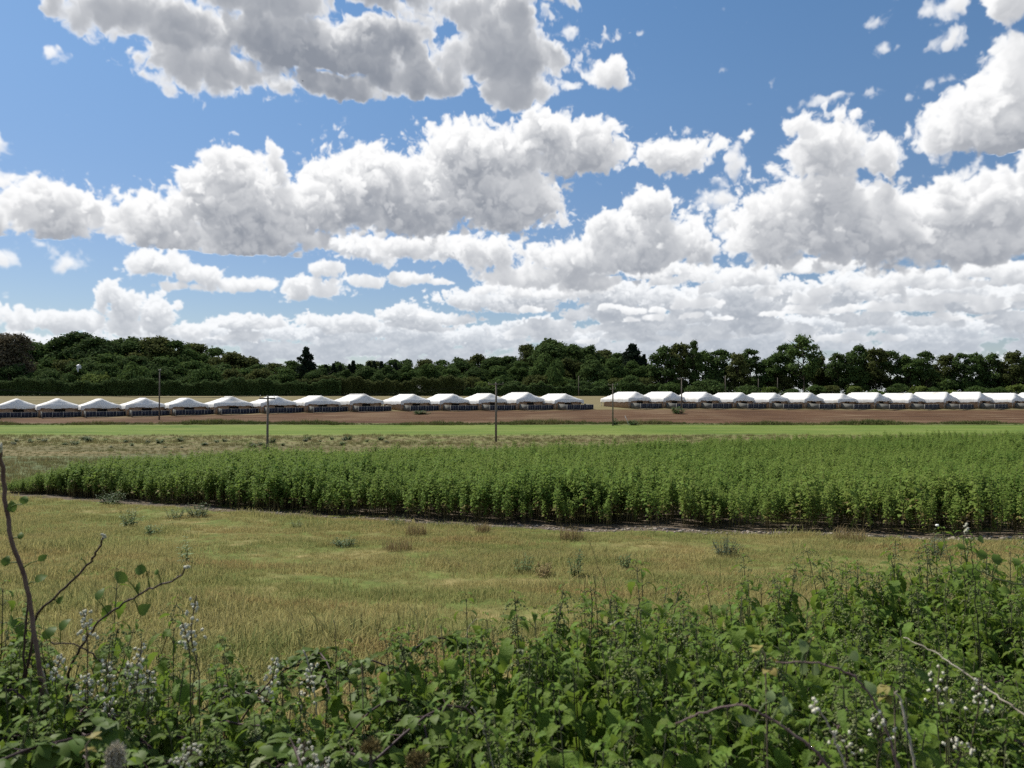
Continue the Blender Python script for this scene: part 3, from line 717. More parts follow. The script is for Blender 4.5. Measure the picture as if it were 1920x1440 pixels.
def canopy_mesh(seed):
    """hipped sheet roof with sagging cloth and a hanging skirt; local +x along the gable, +y away along the ridge"""
    rs = np.random.RandomState(seed)
    nx, ny = 33, 29
    xs = np.linspace(-TW/2, TW/2, nx); ys = np.linspace(0, TL, ny)
    V = []; px, py = rs.uniform(0, 6, 2); HIP = rs.uniform(1.0, 1.5); asym = rs.uniform(-.25, .25)
    for y in ys:
        for x in xs:
            a = 1-abs(x-asym*0)/(TW/2); b = min(y, TL-y)/HIP; k = max(0, min(1, a, b))
            z = HE+(HR-HE)*k-.10*math.sin(math.pi*k)+.10*asym*y/TL*k
            z += (.03*math.sin(x*1.1+px+y*.8)+.025*math.sin(y*2.6+py-x*.9))*(k < .96)+rs.normal(0, .008)
            V.append((x, y, z))
    i = np.arange((ny-1)*nx).reshape(-1, nx)[:, :-1].ravel()
    Q = [tuple(q) for q in np.stack([i, i+1, i+nx+1, i+nx], 1)]
    # skirt round the four sides, its hem a little uneven
    ring = [j for j in range(nx)]+[r*nx+nx-1 for r in range(1, ny)]+[(ny-1)*nx+j for j in range(nx-2, -1, -1)]+[r*nx for r in range(ny-2, 0, -1)]
    s = len(V)
    for q, r in enumerate(ring):
        x, y, z = V[r]; k = 1.015
        V.append((x*k, (y-TL/2)*k+TL/2, HB+.45+.05*math.sin(q*.7+px))); 
    for q, r in enumerate(ring):
        x, y, z = V[r]; k = 1.02
        hem = HB+(.30 if y < .01 and abs(x) < TW/2-.6 else 0)+.07*math.sin(q*.35+py)+.04*math.sin(q*1.3+px)
        V.append((x*k, (y-TL/2)*k+TL/2, hem))
    m = len(ring)
    for q in range(m):
        q2 = (q+1) % m
        Q.append((ring[q], s+q, s+q2, ring[q2])); Q.append((s+q, s+m+q, s+m+q2, s+q2))
    me = npmesh('canopy', V, Q, None, [M_CANVAS], smooth=False)
    return me
CANOPIES = [canopy_mesh(k) for k in range(6)]
def house_mesh():
    mb = MB()
    mb.box((-2.45, .5, .95), (2.9, .06, 1.9)); mb.box((2.5, .5, .95), (2.8, .06, 1.9)); mb.box((.05, .5, 1.72), (2.1, .06, .36))
    mb.box((-3.87, 4.6, .95), (.06, 8.2, 1.9)); mb.box((3.87, 4.6, .95), (.06, 8.2, 1.9)); mb.box((0, 8.75, .95), (7.7, .06, 1.9))
    return mb.mesh('plywood_wall', [M_PLY])
HOUSE = house_mesh()
_m = MB(); _m.box((.05, .62, .78), (2.1, .05, 1.55)); DOOR_SHADE = _m.mesh('doorway_shade', [M_INSHADE])  # near-black panel in the door opening stands in for the shade inside
_m = MB(); _m.box((0, 0, .75), (.09, .09, 1.5), taper=.94); CPOST = _m.mesh('corner_post', [M_POST])
_m = MB(); _m.box((0, 0, .55), (.085, .085, 1.44), taper=.93); FPOST = _m.mesh('post', [M_POST])
PW, PD, PH = 8.0, 3.3, 1.2
def netting(nm, L, mat, seed):
    """one netting panel with its thin framing, along +x from 0 to L"""
    mb = MB()
    mb.box((L/2, .0, PH*.5), (L-.04, .02, PH-.06), m=0)
    for z in (.05, PH-.01): mb.box((L/2, -.03, z), (L, .035, .06), m=1)
    k = max(2, int(L/.62))
    for j in range(1, k): mb.box((L*j/k, -.028, PH/2), (.035, .03, PH-.1), m=1)
    return mb.mesh(nm, [mat, M_POST])
NETF = [netting('netting_panel', PW/4, M_NET, k) for k in range(1)]
NETS = netting('side_panel', PD, M_SIDE, 9)
TAX = math.radians(-36)             # bearing of the ridges
def pen(px, Y, idx, row, nrow):
    X = (px-CX)/F*Y
    # the chart gives the middle of the roof; step back to the middle of the near gable
    ax = Vector((math.sin(TAX), math.cos(TAX), 0)); rt = Vector((math.cos(TAX), -math.sin(TAX), 0))
    c = Vector((X, Y, 0))-ax*(TL/2)
    z = gz(c.x, c.y)
    where = '%s white canopy shelter from the left in the %s row' % (ORD[idx], row)
    rz = -TAX
    o = thing('canopy_shelter', (c.x, c.y, z), where, 'shelter', 'white canopy shelters in the %s row' % row, rz+math.radians(R.uniform(-2, 2)), (R.uniform(.97, 1.03), R.uniform(.95, 1.05), R.uniform(.94, 1.05)))
    part('canopy', CANOPIES[(idx*5+len(row)) % 6], o); part('plywood_wall', HOUSE, o); part('doorway_shade', DOOR_SHADE, o)
    for sx in (-1, 1):
        for y in (.12, TL-.12): part('corner_post', CPOST, o, (sx*(TW/2-.12), y, 0))
    f = c-ax*(PD+.1)+rt*.35
    zf = min(z, gz(f.x, f.y)+.05)
    p = thing('pen_fence', (f.x, f.y, gz(f.x, f.y)), 'netted pen fence in front of the %s canopy from the left in the %s row' % (ORD[idx], row), 'fence', 'netted pen fences of the %s row' % row, rz)
    for k in range(4): part('netting_panel', NETF[0], p, (-PW/2+k*PW/4, 0, 0))
    part('side_panel', NETS, p, (-PW/2, 0, 0), (0, math.atan2(-(z-gz(f.x, f.y)), PD), math.pi/2)); part('side_panel', NETS, p, (PW/2, 0, 0), (0, math.atan2(-(z-gz(f.x, f.y)), PD), math.pi/2))
    for k in range(5): part('post', FPOST, p, (-PW/2+k*PW/4, -.06, 0))
LEFT = [32, 108, 186, 268, 346, 428, 512, 592, 672, 764, 836, 906, 974, 1044]
RIGHT = [1176, 1240, 1304, 1368, 1432, 1496, 1558, 1622, 1685, 1748, 1811, 1874, 1938]
for i, px in enumerate(LEFT):
    u = (px-CX)/F; pen(px, 170/(1-.087*(u+.65))+3, i, 'left-hand', 14)
for i, px in enumerate(RIGHT):
    u = (px-CX)/F; pen(px, 170/(1-.087*(u+.65))+5, i, 'right-hand', 13)

# ------------------------------------------------------------------ poles and wires
def pole(px, top, Y, label, arm=0., arm2=0., rad=.14, name='utility_pole', az=0., base=None, wires=True, cap=False):
    X = (px-CX)/F*Y; b = gz(X, Y); H = EYE-(top-HOR)/F*Y-b
    o = thing(name, (X, Y, b), label, 'pole', None, az)
    rad *= .8; mb = MB(); mb.tube([(0, 0, -.4), (0, 0, H*.5), (.012*H*.3, 0, H)], [rad*1.15, rad, rad*.78], 9); part('shaft', mb.mesh('shaft', [M_POLE], True), o)
    ends = []
    for w, dz in ((arm, .18), (arm2, .95)):
        if not w: continue
        mb = MB(); mb.box((0, -rad-.03, H-dz), (w, .10, .12)); a = part('crossarm', mb.mesh('crossarm', [M_POLE]), o)
        for s in (-1, 0, 1) if dz < .5 else (-1, 1):
            mb = MB(); x = s*(w/2-.08); zb = H-dz+.06
            mb.tube([(x, -rad-.03, zb), (x, -rad-.03, zb+.1)], .012, 5); mb.blob((x, -rad-.03, zb+.15), (.045, .045, .07), 7)
            part('insulator', mb.mesh('insulator', [M_PORC], True), o); 
            if dz < .5: ends.append(Vector((X, Y, b))+Matrix.Rotation(az, 3, 'Z')@Vector((x, -rad-.03, zb+.19)))
    if cap:
        mb = MB(); mb.box((0, 0, H+.02), (.5, .18, .16)); mb.blob((.2, 0, H+.14), (.1, .08, .1), 6); part('cap', mb.mesh('cap', [M_PORC]), o)
    if not ends: ends = [Vector((X, Y, b+H-.1))]*3
    return ends
pC = pole(502, 743, 63, 'nearest timber pole with a short crossarm, rising from the edge of the green crop', 1.3, 0, .12)
pA = pole(930, 718, 100, 'timber pole with a wide crossarm, foot in the dry grass beyond the crop', 2.0, 0, .17, az=-.1)
pD = pole(1149, 720, 137, 'grey pole with two crossarms at the edge of the ploughed strip', 1.8, 1.1, .15)
pE = pole(1278, 709, 176, 'tall pole with a crossarm in front of the third right-hand canopy, bush at its foot', 2.1, 0, .17)
pB = pole(299, 694, 158, 'tall bare pole with a small pale cap, before the canopies under the wooded rise', 0, 0, .17, cap=True)
pF = pole(1085, 705, 232, 'slim far pole against the dark wood right of the wide-armed pole', 0, 0, .15)
pG = pole(1360, 704, 231, 'far bare pole standing against the right-hand trees, left of two slimmer ones', 0, 0, .17)
pH = pole(1422, 710, 236, 'slim grey far pole between the tall pole and the tallest tree', 0, 0, .14)
pI = pole(1458, 708, 239, 'slim far pole just left of the tallest tree', 0, 0, .13)
def wire(a, b, sag, label, rad=.011, group=None):
    a, b = Vector(a), Vector(b); c = (a+b)/2
    pts = [a.lerp(b, t)-Vector((0, 0, sag*4*t*(1-t)))-c for t in [k/24 for k in range(25)]]
    mb = MB(); mb.tube(pts, rad, 5); o = link(bpy.data.objects.new('cable', mb.mesh('cable', [M_CABLE], True))); o.location = c
    return tag(o, label, 'cable', group)
ql = at(-330, 700, 34)
for k in (0, 2):
    wire(ql+Vector((0, k*.5, 0)), pC[k], .55, 'thin overhead cable running from the left edge to the nearest crossarm pole', .009, 'cables left of the nearest pole')
    wire(pC[k], pA[k], .5, 'thin overhead cable between the nearest pole and the wide-armed pole', .009, 'cables between the first two poles')
    wire(pA[k], pD[k], .6, 'thin overhead cable from the wide-armed pole to the two-armed pole', .010, 'cables between the wide-armed and two-armed poles')
    wire(pD[k], pE[k], .5, 'thin overhead cable between the two-armed pole and the pole with a bush', .008, 'cables left of the pole with a bush')
    wire(pE[k], pG[k], .7, 'thin overhead cable running back from the pole with a bush to the far poles', .008, 'cables running back to the far poles')
# leaning white post by the green strip
b = at(1180, 797, 138); b.z = gz(b.x, b.y)
o = thing('leaning_post', b, 'thin pale post leaning to the left on the ploughed earth', 'post')
mb = MB(); mb.tube([(0, 0, -.1), (-.4, 0, .8), (-.8, 0, 1.75)], .05, 7); part('shaft', mb.mesh('shaft', [simple('pale_paint', (.45, .43, .40), (.62, .6, .57), 4, .6)], True), o)

# small crumpled white sheet before the dark trees
def sheet():
    rs = np.random.RandomState(4); n = 9; V = []
    for j in range(n):
        for i in range(n):
            u, v = i/(n-1)-.5, j/(n-1)-.5
            w = .8-.45*(v < -.1)
            V.append((u*1.9*w+.25*math.sin(v*6), .25*math.sin(u*7+v*4)+rs.normal(0, .06), v*2.3+.25*math.cos(u*5)+rs.normal(0, .05)))
    k = np.arange((n-1)*n).reshape(-1, n)[:, :-1].ravel()
    Q = [tuple(q) for q in np.stack([k, k+1, k+n+1, k+n], 1)]
    Q = [q for q in Q if not (q[0] % n > 5 and q[0]//n < 4)]
    c = at(147, 691, 250)
    o = link(bpy.data.objects.new('plastic_sheet', npmesh('plastic_sheet', V, Q, None, [simple('white_plastic', (.62, .62, .63), (.78, .78, .78), 2, .5)], smooth=True)))
    m = o.modifiers.new('thickness', 'SOLIDIFY'); m.thickness = .02
    o.location = c; tag(o, 'small crumpled white sheet caught among the dark trees', 'sheet')
sheet()
# two birds far up in the sky
def bird(px, py, Y, span, label, az):
    o = thing('bird', at(px, py, Y), label, 'bird', None, az)
    mb = MB(); s = span
    mb.tube([(0, -.22*s, 0), (0, -.1*s, .01*s), (0, .08*s, .02*s), (0, .2*s, 0), (0, .27*s, .0)], [.01*s, .05*s, .065*s, .045*s, .01*s], 7)
    for q in (-1, 1):
        mb.add([(0, -.08*s, .02*s), (q*.25*s, -.05*s, .12*s), (q*.5*s, -.10*s, .06*s), (q*.27*s, .08*s, .11*s), (0, .08*s, .03*s)], tris=[(0, 1, 4), (1, 3, 4), (1, 2, 3)])
    mb.add([(0, -.18*s, 0), (-.08*s, -.34*s, 0), (.08*s, -.34*s, 0)], tris=[(0, 1, 2)])
    part('body', mb.mesh('body', [simple('dark_plumage', (.012, .011, .012), (.03, .028, .03), 20)]), o)
bird(565, 148, 120, .55, 'dark bird flying under the big grey cloud at the top', .9)
bird(1378, 630, 200, .6, 'tiny dark bird low in the sky over the right-hand trees', -.5)
# ------------------------------------------------------------------ leaves
def leaf_mesh(L, W, n=6, droop=.35, fold=.25, teeth=.0, prof=.75, stalk=.0):
    """one leaf from its base at the origin along +y: folded along the rib, drooping, toothed edge"""
    V, Q, T = [], [], []
    ang = 0.; p = np.array([0., 0., 0.])
    for i in range(n+1):
        t = i/n
        w = W*.5*(math.sin(math.pi*min(1, t**prof)))*(1 if i % 2 else 1-teeth) if 0 < i < n else (0 if i else W*.06)
        d = np.array([0, math.cos(ang), -math.sin(ang)]); nrm = np.array([0, math.sin(ang), math.cos(ang)])
        V += [p.copy(), p+np.array([-w, 0, 0])+nrm*w*fold, p+np.array([w, 0, 0])+nrm*w*fold]
        p = p+d*L/n; ang += droop/n*1.6
    for i in range(n):
        a, b = 3*i, 3*i+3
        Q += [(a, b, b+1, a+1), (a, a+2, b+2, b)]
    V = np.array(V)
    if stalk: V[:, 1] += stalk
    return V, np.array(Q)
def rot_from(az, pitch, roll=0.):
    return np.array(Matrix.Rotation(az, 3, 'Z')@Matrix.Rotation(pitch, 3, 'X')@Matrix.Rotation(roll, 3, 'Y'))

# ------------------------------------------------------------------ the tall green crop
M_CROP = leafmat('crop_leaf', (.064, .118, .018), (.190, .268, .058), .7, .08, .34, (.125, .165, .035), .13, .5, .55, .03)
M_CSTEM = simple('crop_stem', (.10, .085, .04), (.25, .215, .10), 5, .8, .1, 4, 0, .5)
M_CDRY = leafmat('crop_dry_leaf', (.10, .085, .03), (.20, .165, .06), .7, .1, .15, None, .3, 0, .3)
def crop_plant(seed, H, n):
    r = random.Random(seed); mb = MB()
    lean = (r.uniform(-.12, .12), r.uniform(-.12, .12))
    def axis(t): return np.array([lean[0]*t*t, lean[1]*t*t, H*t])
    mb.tube([axis(t) for t in (0, .4, .8, .97)], [.012, .010, .007, .003], 4, 1)
    bl = [leaf_mesh(1, .62, 2, .9, .2), leaf_mesh(1, .8, 2, 1.2, .15)]
    for i in range(n):
        t = .36+.64*(i/n)**.75
        a = i*2.4+r.uniform(-.4, .4)
        L = (.19 if t < .8 else .15)*r.uniform(.6, 1.3)*.9*(1.15-.5*max(0, t-.8)/.2)
        b = axis(t); out = r.uniform(.0, .13)*(1.15-t*.6)
        b = b+np.array([-math.sin(a)*out, math.cos(a)*out, r.uniform(-.03, .05)])
        V, Q = bl[i % 2]
        m = 2 if t < .5 and r.random() < .5 else 0
        mb.add(V*L@rot_from(a, r.uniform(-.3, .7), r.uniform(-.5, .5)).T+b, Q, m=m)
        if out > .08 and i % 3 == 0: mb.tube([axis(t-.06), b], [.005, .003], 3, 1, cap=False)
    return mb.mesh('crop_plant', [M_CROP, M_CSTEM, M_CDRY])
CROPS = [crop_plant(100+k, 1.25+.09*k, 52) for k in range(6)]
def build_crop():
    rs = np.random.RandomState(21)
    n = 62000
    X = rs.uniform(-27.2, 62, n); a, b = crop_near(X), crop_far(X); 
    Y = a+(b-a)*rs.uniform(0, 1, n)
    dens = np.clip(1.25-(Y-24)/95, .45, 1)*np.where(np.abs(X) < .74*Y+2, 1, 0)
    keep = rs.rand(n) < dens*np.where(Y-crop_near(X) < 1.2, .76, .90)
    X, Y = X[keep], Y[keep]; n = len(X)
    rag = .35+.35*np.sin(X*2.9)*np.sin(X*.83+1)+.25*np.sin(X*7.1); ok = (Y-crop_near(X) > rag) | (rs.rand(n) < .25); X, Y = X[ok], Y[ok]; n = len(X)
    e = Y-crop_near(X); l = X+27.2
    gap = np.sin(X*.55+Y*.2)+np.sin(Y*.47-X*.31)+np.sin(X*1.3-Y*.9)*.6
    s = .98+.075*gap+rs.normal(0, .15, n)+.22*(rs.rand(n) < .05)
    s *= np.clip(.36+l/10, .36, 1)
    s = np.where(e < .9, s*rs.uniform(.5, 1.05, n), s)
    P = np.stack([X, Y, ground_z(X, Y)], 1)
    o = scatter('crop', CROPS, P, rs.uniform(0, 6.28, n), np.stack([s*.80, s*.80, s*.96], 1), rs.randint(0, 6, n), rs.normal(0, .07, (n, 2)))
    tag(o, 'dense field of tall leafy green crop beyond the dry meadow', 'crop', None, 'stuff')
    # low seedlings and weeds along the near edge of the plot
build_crop()

# ------------------------------------------------------------------ meadow grass
M_GRASS = leafmat('grass_blade', (.205, .188, .066), (.405, .350, .150), .75, .06, .32, (.125, .158, .044), .22, 0, .45, .03, None, 2.0, (.26, .165, .075))
M_GRASSD = leafmat('grass_far', (.16, .14, .06), (.28, .235, .11), .7, .1, .2, (.11, .135, .045), .12, 0, .6, .03)
M_VERGE = leafmat('verge_grass', (.05, .08, .02), (.12, .14, .04), .7, .1, .15, (.17, .14, .06), .1, 0, .6, .03)
def tuft(seed, n, h, spread, w, mat, bend=.6):
    rs = np.random.RandomState(seed); V = []; Q = []; T = []
    for k in range(n):
        a = rs.uniform(0, 6.28); r0 = spread*math.sqrt(rs.rand()); L = h*rs.uniform(.45, 1.15); dr = rs.uniform(0, 6.28); be = rs.uniform(.1, bend)
        b = np.array([r0*math.cos(a), r0*math.sin(a), -.02]); d = np.array([math.cos(dr), math.sin(dr), 0]); s = np.array([-d[1], d[0], 0])*w*rs.uniform(.6, 1.2)
        p1 = b+np.array([0, 0, L*.55])+d*L*be*.25; p2 = b+np.array([0, 0, L*(1-.3*be)])+d*L*be
        i = len(V); V += [b-s, b+s, p1+s*.75, p1-s*.75, p2]
        Q.append((i, i+1, i+2, i+3)); T.append((i+3, i+2, i+4))
    return npmesh('tuft', V, Q, T, [mat])
GT = [tuft(k, 40, .11+.025*k, .27, .0055, M_GRASS, .8) for k in range(5)]
def build_grass():
    rs = np.random.RandomState(31); n = 60000
    Y = np.sqrt(rs.uniform(4.5**2, 42**2, n)); X = rs.uniform(-.78, .78, n)*(Y+2)
    ok = (Y < crop_near(X)-.75+.3*np.sin(X*2.1)) | (X < -27.4)
    ok &= rs.rand(n) < np.clip(1.15-Y/48, .3, 1)
    X, Y = X[ok], Y[ok]; n = len(X)
    t = np.sin(X*.5+Y*.37)+np.sin(Y*1.4-X*.27)+.7*np.sin(X*1.3+Y*2.9)
    s = .85+.20*t+rs.normal(0, .14, n); s = np.clip(s, .35, 1.7)*np.interp(Y, [5, 9, 14, 30], [1.4, 1.15, .9, .8])
    s = np.where(rs.rand(n) < .035, s*rs.uniform(1.4, 2.1, n), s)
    s3 = np.stack([s*1.15, s*1.15, s*rs.uniform(.75, 1.2, n)], 1)
    tag(scatter('meadow_grass', GT, np.stack([X, Y, ground_z(X, Y)], 1), rs.uniform(0, 6.28, n), s3, rs.randint(0, 5, n)), 'straw-coloured rough grass of the sloping meadow', 'grass', None, 'stuff')
build_grass()
FT = [tuft(60+k, 26, .42+.06*k, .5, .022, M_GRASSD, .5) for k in range(3)]
def build_far_grass():
    rs = np.random.RandomState(33); n = 15000
    Y = rs.uniform(42, 113, n); X = rs.uniform(-.74, .74, n)*Y
    ok = (Y > crop_far(X)+1) | (X < -27.8)
    X, Y = X[ok], Y[ok]; n = len(X)
    f = np.sin(X*.21+Y*.5)+np.sin(Y*.33-X*.12)
    s = np.clip(.62+.12*f+rs.normal(0, .15, n), .25, 1.2)*np.where((Y > 72) & (Y < 92), .55, .9)
    tag(scatter('dry_grass', FT, np.stack([X, Y, ground_z(X, Y)], 1), rs.uniform(0, 6.28, n), s, rs.randint(0, 3, n)), 'dry weedy grass strip between the crop and the bright green strip', 'grass', None, 'stuff')
build_far_grass()
VT = [tuft(80+k, 40, .55+.1*k, .6, .03, M_VERGE, .6) for k in range(3)]
def build_verge():
    rs = np.random.RandomState(35); n = 2600
    X = rs.uniform(-115, 115, n); Y = 141.5+rs.normal(0, .8, n)+1.2*np.sin(X*.09)
    s = np.clip(.75+.35*np.sin(X*.31)+.25*np.sin(X*.11+1)+rs.normal(0, .2, n), .2, 1.5)
    s *= np.where(np.abs(X) < .74*Y, 1, .5)
    tag(scatter('verge_grass', VT, np.stack([X, Y, ground_z(X, Y)], 1), rs.uniform(0, 6.28, n), s, rs.randint(0, 3, n)), 'dark line of long grass between the green strip and the ploughed earth', 'grass', None, 'stuff')
build_verge()
def build_stones():
    rs = np.random.RandomState(37); mb = MB(); r = random.Random(3)
    M = simple('flint', (.16, .13, .10), (.42, .36, .30), 6, .8, .2, 4, 0)
    for k in range(1200):
        X = rs.uniform(-18, 20); Y = float(crop_near(X))-.35+rs.normal(0, .24)+.15*math.sin(X*1.7)
        if rs.rand() > .35+.65*min(1, max(0, (X+12)/16)): continue
        s = rs.uniform(.02, .055)*(1 if rs.rand() < .93 else 1.7)
        mb.blob((X, Y, gz(X, Y)+s*.4), (s*rs.uniform(.8, 1.5), s, s*rs.uniform(.5, .8)), 5, 0, r, .5)
    tag(link(bpy.data.objects.new('field_stones', mb.mesh('field_stones', [M]))), 'pale flint stones strewn along the near edge of the crop', 'stones', None, 'stuff')
build_stones()

# ------------------------------------------------------------------ weeds one can point at
M_WEED = leafmat('weed_leaf', (.07, .11, .035), (.14, .20, .07), .6, .2, .2, None, .3, 0, .5)
M_WEEDB = leafmat('weed_blue', (.055, .080, .045), (.12, .15, .085), .6, .2, .2, None, .3, 0, .5)
M_WEEDD = leafmat('weed_dark', (.04, .075, .022), (.09, .14, .045), .6, .2, .2, None, .3, 0, .5)
M_TUSS = leafmat('tussock_straw', (.18, .135, .06), (.31, .235, .115), .7, .1, .2, None, .3, 0, .4)
def bush_weed(seed, h, w, nst, mat, L=.16, thin=.26):
    r = random.Random(seed); st, lf = MB(), MB()
    bl = leaf_mesh(1, thin, 3, .7, .2, 0)
    for k in range(nst):
        a = r.uniform(0, 6.28); rr = w*.5*math.sqrt(r.random()); H = h*r.uniform(.55, 1.05)*(1-.35*(rr/(w*.5))**2)
        p0 = np.array([math.cos(a)*rr*.45, math.sin(a)*rr*.45, -.03]); p1 = np.array([math.cos(a)*rr, math.sin(a)*rr, H])
        st.tube([p0, (p0+p1)/2+np.array([0, 0, H*.06]), p1], [.008, .006, .003], 4, cap=False)
        for j in range(int(9+H*9)):
            t = .12+.88*j/(9+H*9); b = p0+(p1-p0)*t; aa = j*2.4+r.uniform(-.4, .4)
            V, Q = bl; lf.add(V*L*r.uniform(.6, 1.2)*(1.1-.5*t)@rot_from(aa, r.uniform(.1, .9), r.uniform(-.4, .4)).T+b, Q)
    return st.mesh('stems', [M_CSTEM]), lf.mesh('leaves', [mat])
def weed(px, py, Y, h, w, mat, label, name='weed', cat='weed', L=.16, thin=.26, nst=14, seed=0, group=None, flower=False, meshes=None, rz=0.):
    X = (px-CX)/F*Y; o = thing(name, (X, Y, gz(X, Y)), label, cat, group, rz)
    a, b = meshes or bush_weed(seed+int(px), h, w, nst, mat, L, thin)
    part('stems', a, o); part('leaves', b, o)
    if flower:
        mb = MB(); r = random.Random(1)
        mb.blob((.03, -.02, h*1.02), (.05, .05, .035), 8, 0, r, .2); part('flower_head', mb.mesh('flower_head', [simple('white_flower', (.75, .74, .68), (.85, .84, .8), 20)]), o)
    return o
def ydist(px, py):
    """distance at which the ground is seen at chart point (px, py)"""
    u = (px-CX)/F
    Ys = np.arange(5, 130, .05); yy = HOR+(EYE-ground_z(u*Ys, Ys))/Ys*F
    k = np.argmin(np.abs(yy-py)); return float(Ys[k])
MEADOW = [
    (1357, 1040, .62, 1.0, M_WEEDB, 'wide grey-green bushy weed at the far edge of the meadow, on the right', 'weed', 26, .16, .2),
    (1752, 1046, .85, .7, M_WEEDB, 'thistle clump with one white flower head, in front of the crop at right', 'thistle', 16, .2, .2),
    (1078, 1078, .75, .4, M_WEEDD, 'tall dark upright thistle in the middle of the meadow', 'thistle', 8, .17, .28),
    (984, 1072, .5, .6, M_WEED, 'loose pale weed left of the upright dark thistle', 'weed', 9, .15, .24),
    (1172, 1064, .42, .6, M_WEEDD, 'low dark thistle right of the upright one', 'thistle', 9, .15, .28),
    (1020, 1078, .35, .7, M_TUSS, 'brown dying clump at the foot of the upright thistle', 'weed', 14, .16, .2),
    (375, 968, .75, 1.2, M_WEEDD, 'dark green clump, right one of a pair near the left part of the crop', 'weed', 24, .18, .3),
    (328, 972, .65, 1.0, M_WEED, 'olive clump, left one of the pair near the left part of the crop', 'weed', 16, .17, .24),
    (246, 986, .8, .8, M_WEED, 'bright leafy weed left of the paired clumps', 'weed', 13, .2, .3),
    (212, 944, .7, 1.5, M_WEEDD, 'low spreading dark clump touching the left end of the crop edge', 'weed', 26, .2, .3),
    (290, 1000, .5, .7, M_WEED, 'small green weed just below the paired clumps', 'weed', 8, .2, .28),
    (648, 1024, .4, .75, M_WEEDD, 'low bright green tuft alone in the middle of the meadow', 'weed', 16, .2, .2),
    (352, 1052, .7, .5, M_WEED, 'single leafy stem in the left of the meadow', 'weed', 4, .2, .3),
    (560, 990, .45, .6, M_WEED, 'faint green weed close to the stony edge, left of centre', 'weed', 8, .16, .22),
    (745, 985, .5, .7, M_WEED, 'grey-green weed at the stony edge near the middle', 'weed', 10, .16, .22),
]
for k, (px, py, h, w, m, lab, nm, ns, L, th) in enumerate(MEADOW):
    weed(px, py, ydist(px, py), h, w, m, lab, nm, nm, L, th, ns, k, None, 'white flower' in lab)
for px, py, h, w, lab in ((780, 1003, .5, .8, 'brown dead grass tussock left of centre, before the crop'), (905, 998, .4, .6, 'small brown tussock close to the stony edge in the centre'), (1071, 1012, .5, .8, 'round brown tussock before the crop, right of centre'), (745, 1030, .35, .9, 'flat reddish-brown tussock in the middle of the meadow'), (1590, 1012, .5, 1.1, 'dry brown tussock at the stony edge on the right')):
    Y = ydist(px, py); X = (px-CX)/F*Y
    o = link(bpy.data.objects.new('grass_tussock', tuft(int(px), 220, h, w*.45, .007, M_TUSS, .8))); o.location = (X, Y, gz(X, Y)); tag(o, lab, 'tussock')
FW = [bush_weed(300+k, .95, 1.5, 16, [M_WEEDD, M_WEED, M_WEEDB][k % 3], .34, .42) for k in range(4)]
rw = random.Random(12)
spots = [(30, 826), (52, 828), (58, 830), (70, 826), (118, 834), (122, 838), (92, 833), (160, 826), (165, 830), (203, 828), (204, 840), (232, 834), (250, 830), (252, 836), (270, 832), (314, 836), (340, 834), (378, 832), (382, 838), (400, 832), (345, 830), (465, 834), (473, 834), (484, 832), (508, 836), (570, 824), (577, 823), (600, 826), (620, 828), (640, 830), (652, 824), (662, 826), (680, 828), (708, 828), (725, 828), (300, 829), (425, 830), (540, 832), (20, 830), (140, 831)]
for k, (px, py) in enumerate(spots):
    Y = ydist(px, py); s = rw.uniform(.35, .95)
    px, py = px+rw.uniform(-9, 9), py+rw.uniform(-5, 6); Y = ydist(px, py)
    o = weed(px, py, Y, 1, 1, None, 'dark green weed bush dotted over the dry strip beyond the crop', 'weed', 'weed', group='weed bushes dotted over the dry strip', meshes=FW[k % 4], rz=rw.uniform(0, 6))
    o.scale = (s*rw.uniform(.9, 1.5), s, s*rw.uniform(.8, 1.1))
for px, py, Y, h, w, lab in ((1272, 776, 168, 1.9, 4.2, 'dark bush at the foot of the tall pole before the right-hand canopies'), (1154, 800, 139, 1.6, 1.6, 'small dark bush at the foot of the two-armed pole'), (1188, 801, 139, 1.2, 2.6, 'low dark bush beside the leaning pale post'), (790, 775, 166, 1.0, 5.0, 'weedy hump before the tenth canopy of the left-hand row')):
    o = weed(px, py, Y, 1, 1, None, lab, 'bush', 'bush', meshes=FW[0]); o.scale = (w/1.4, w/1.8, h)
# ------------------------------------------------------------------ the nettle bank in front
M_NET_L = leafmat('nettle_leaf', (.052, .100, .012), (.155, .222, .032), .6, .16, .36, None, .3, 0, .4, .04)
def crinkle(m, scale, st, dist):
    nt = NT(m.node_tree); bs = m.node_tree.nodes['Principled BSDF']
    b = nt.new('ShaderNodeBump'); b.inputs['Strength'].default_value = st; b.inputs['Distance'].default_value = dist
    nt.l.new(nt.noise(scale, 3, .6, nt.new('ShaderNodeTexCoord').outputs['Object']), b.inputs['Height']); nt.l.new(b.outputs[0], bs.inputs['Normal'])
crinkle(M_NET_L, 110, .7, .006)
M_NET_S = simple('nettle_stem', (.020, .024, .012), (.07, .075, .03), 9, .7, .2, 4, 0, .5)
M_CATK = leafmat('nettle_catkin', (.15, .18, .07), (.28, .30, .14), .8, .1, .15, None, .3, 0, .4)
LEAFS = [leaf_mesh(1, .46, 10, .95, .25, .26, .60), leaf_mesh(1, .52, 10, 1.35, .18, .24, .58), leaf_mesh(1, .42, 10, .6, .32, .28, .64)]
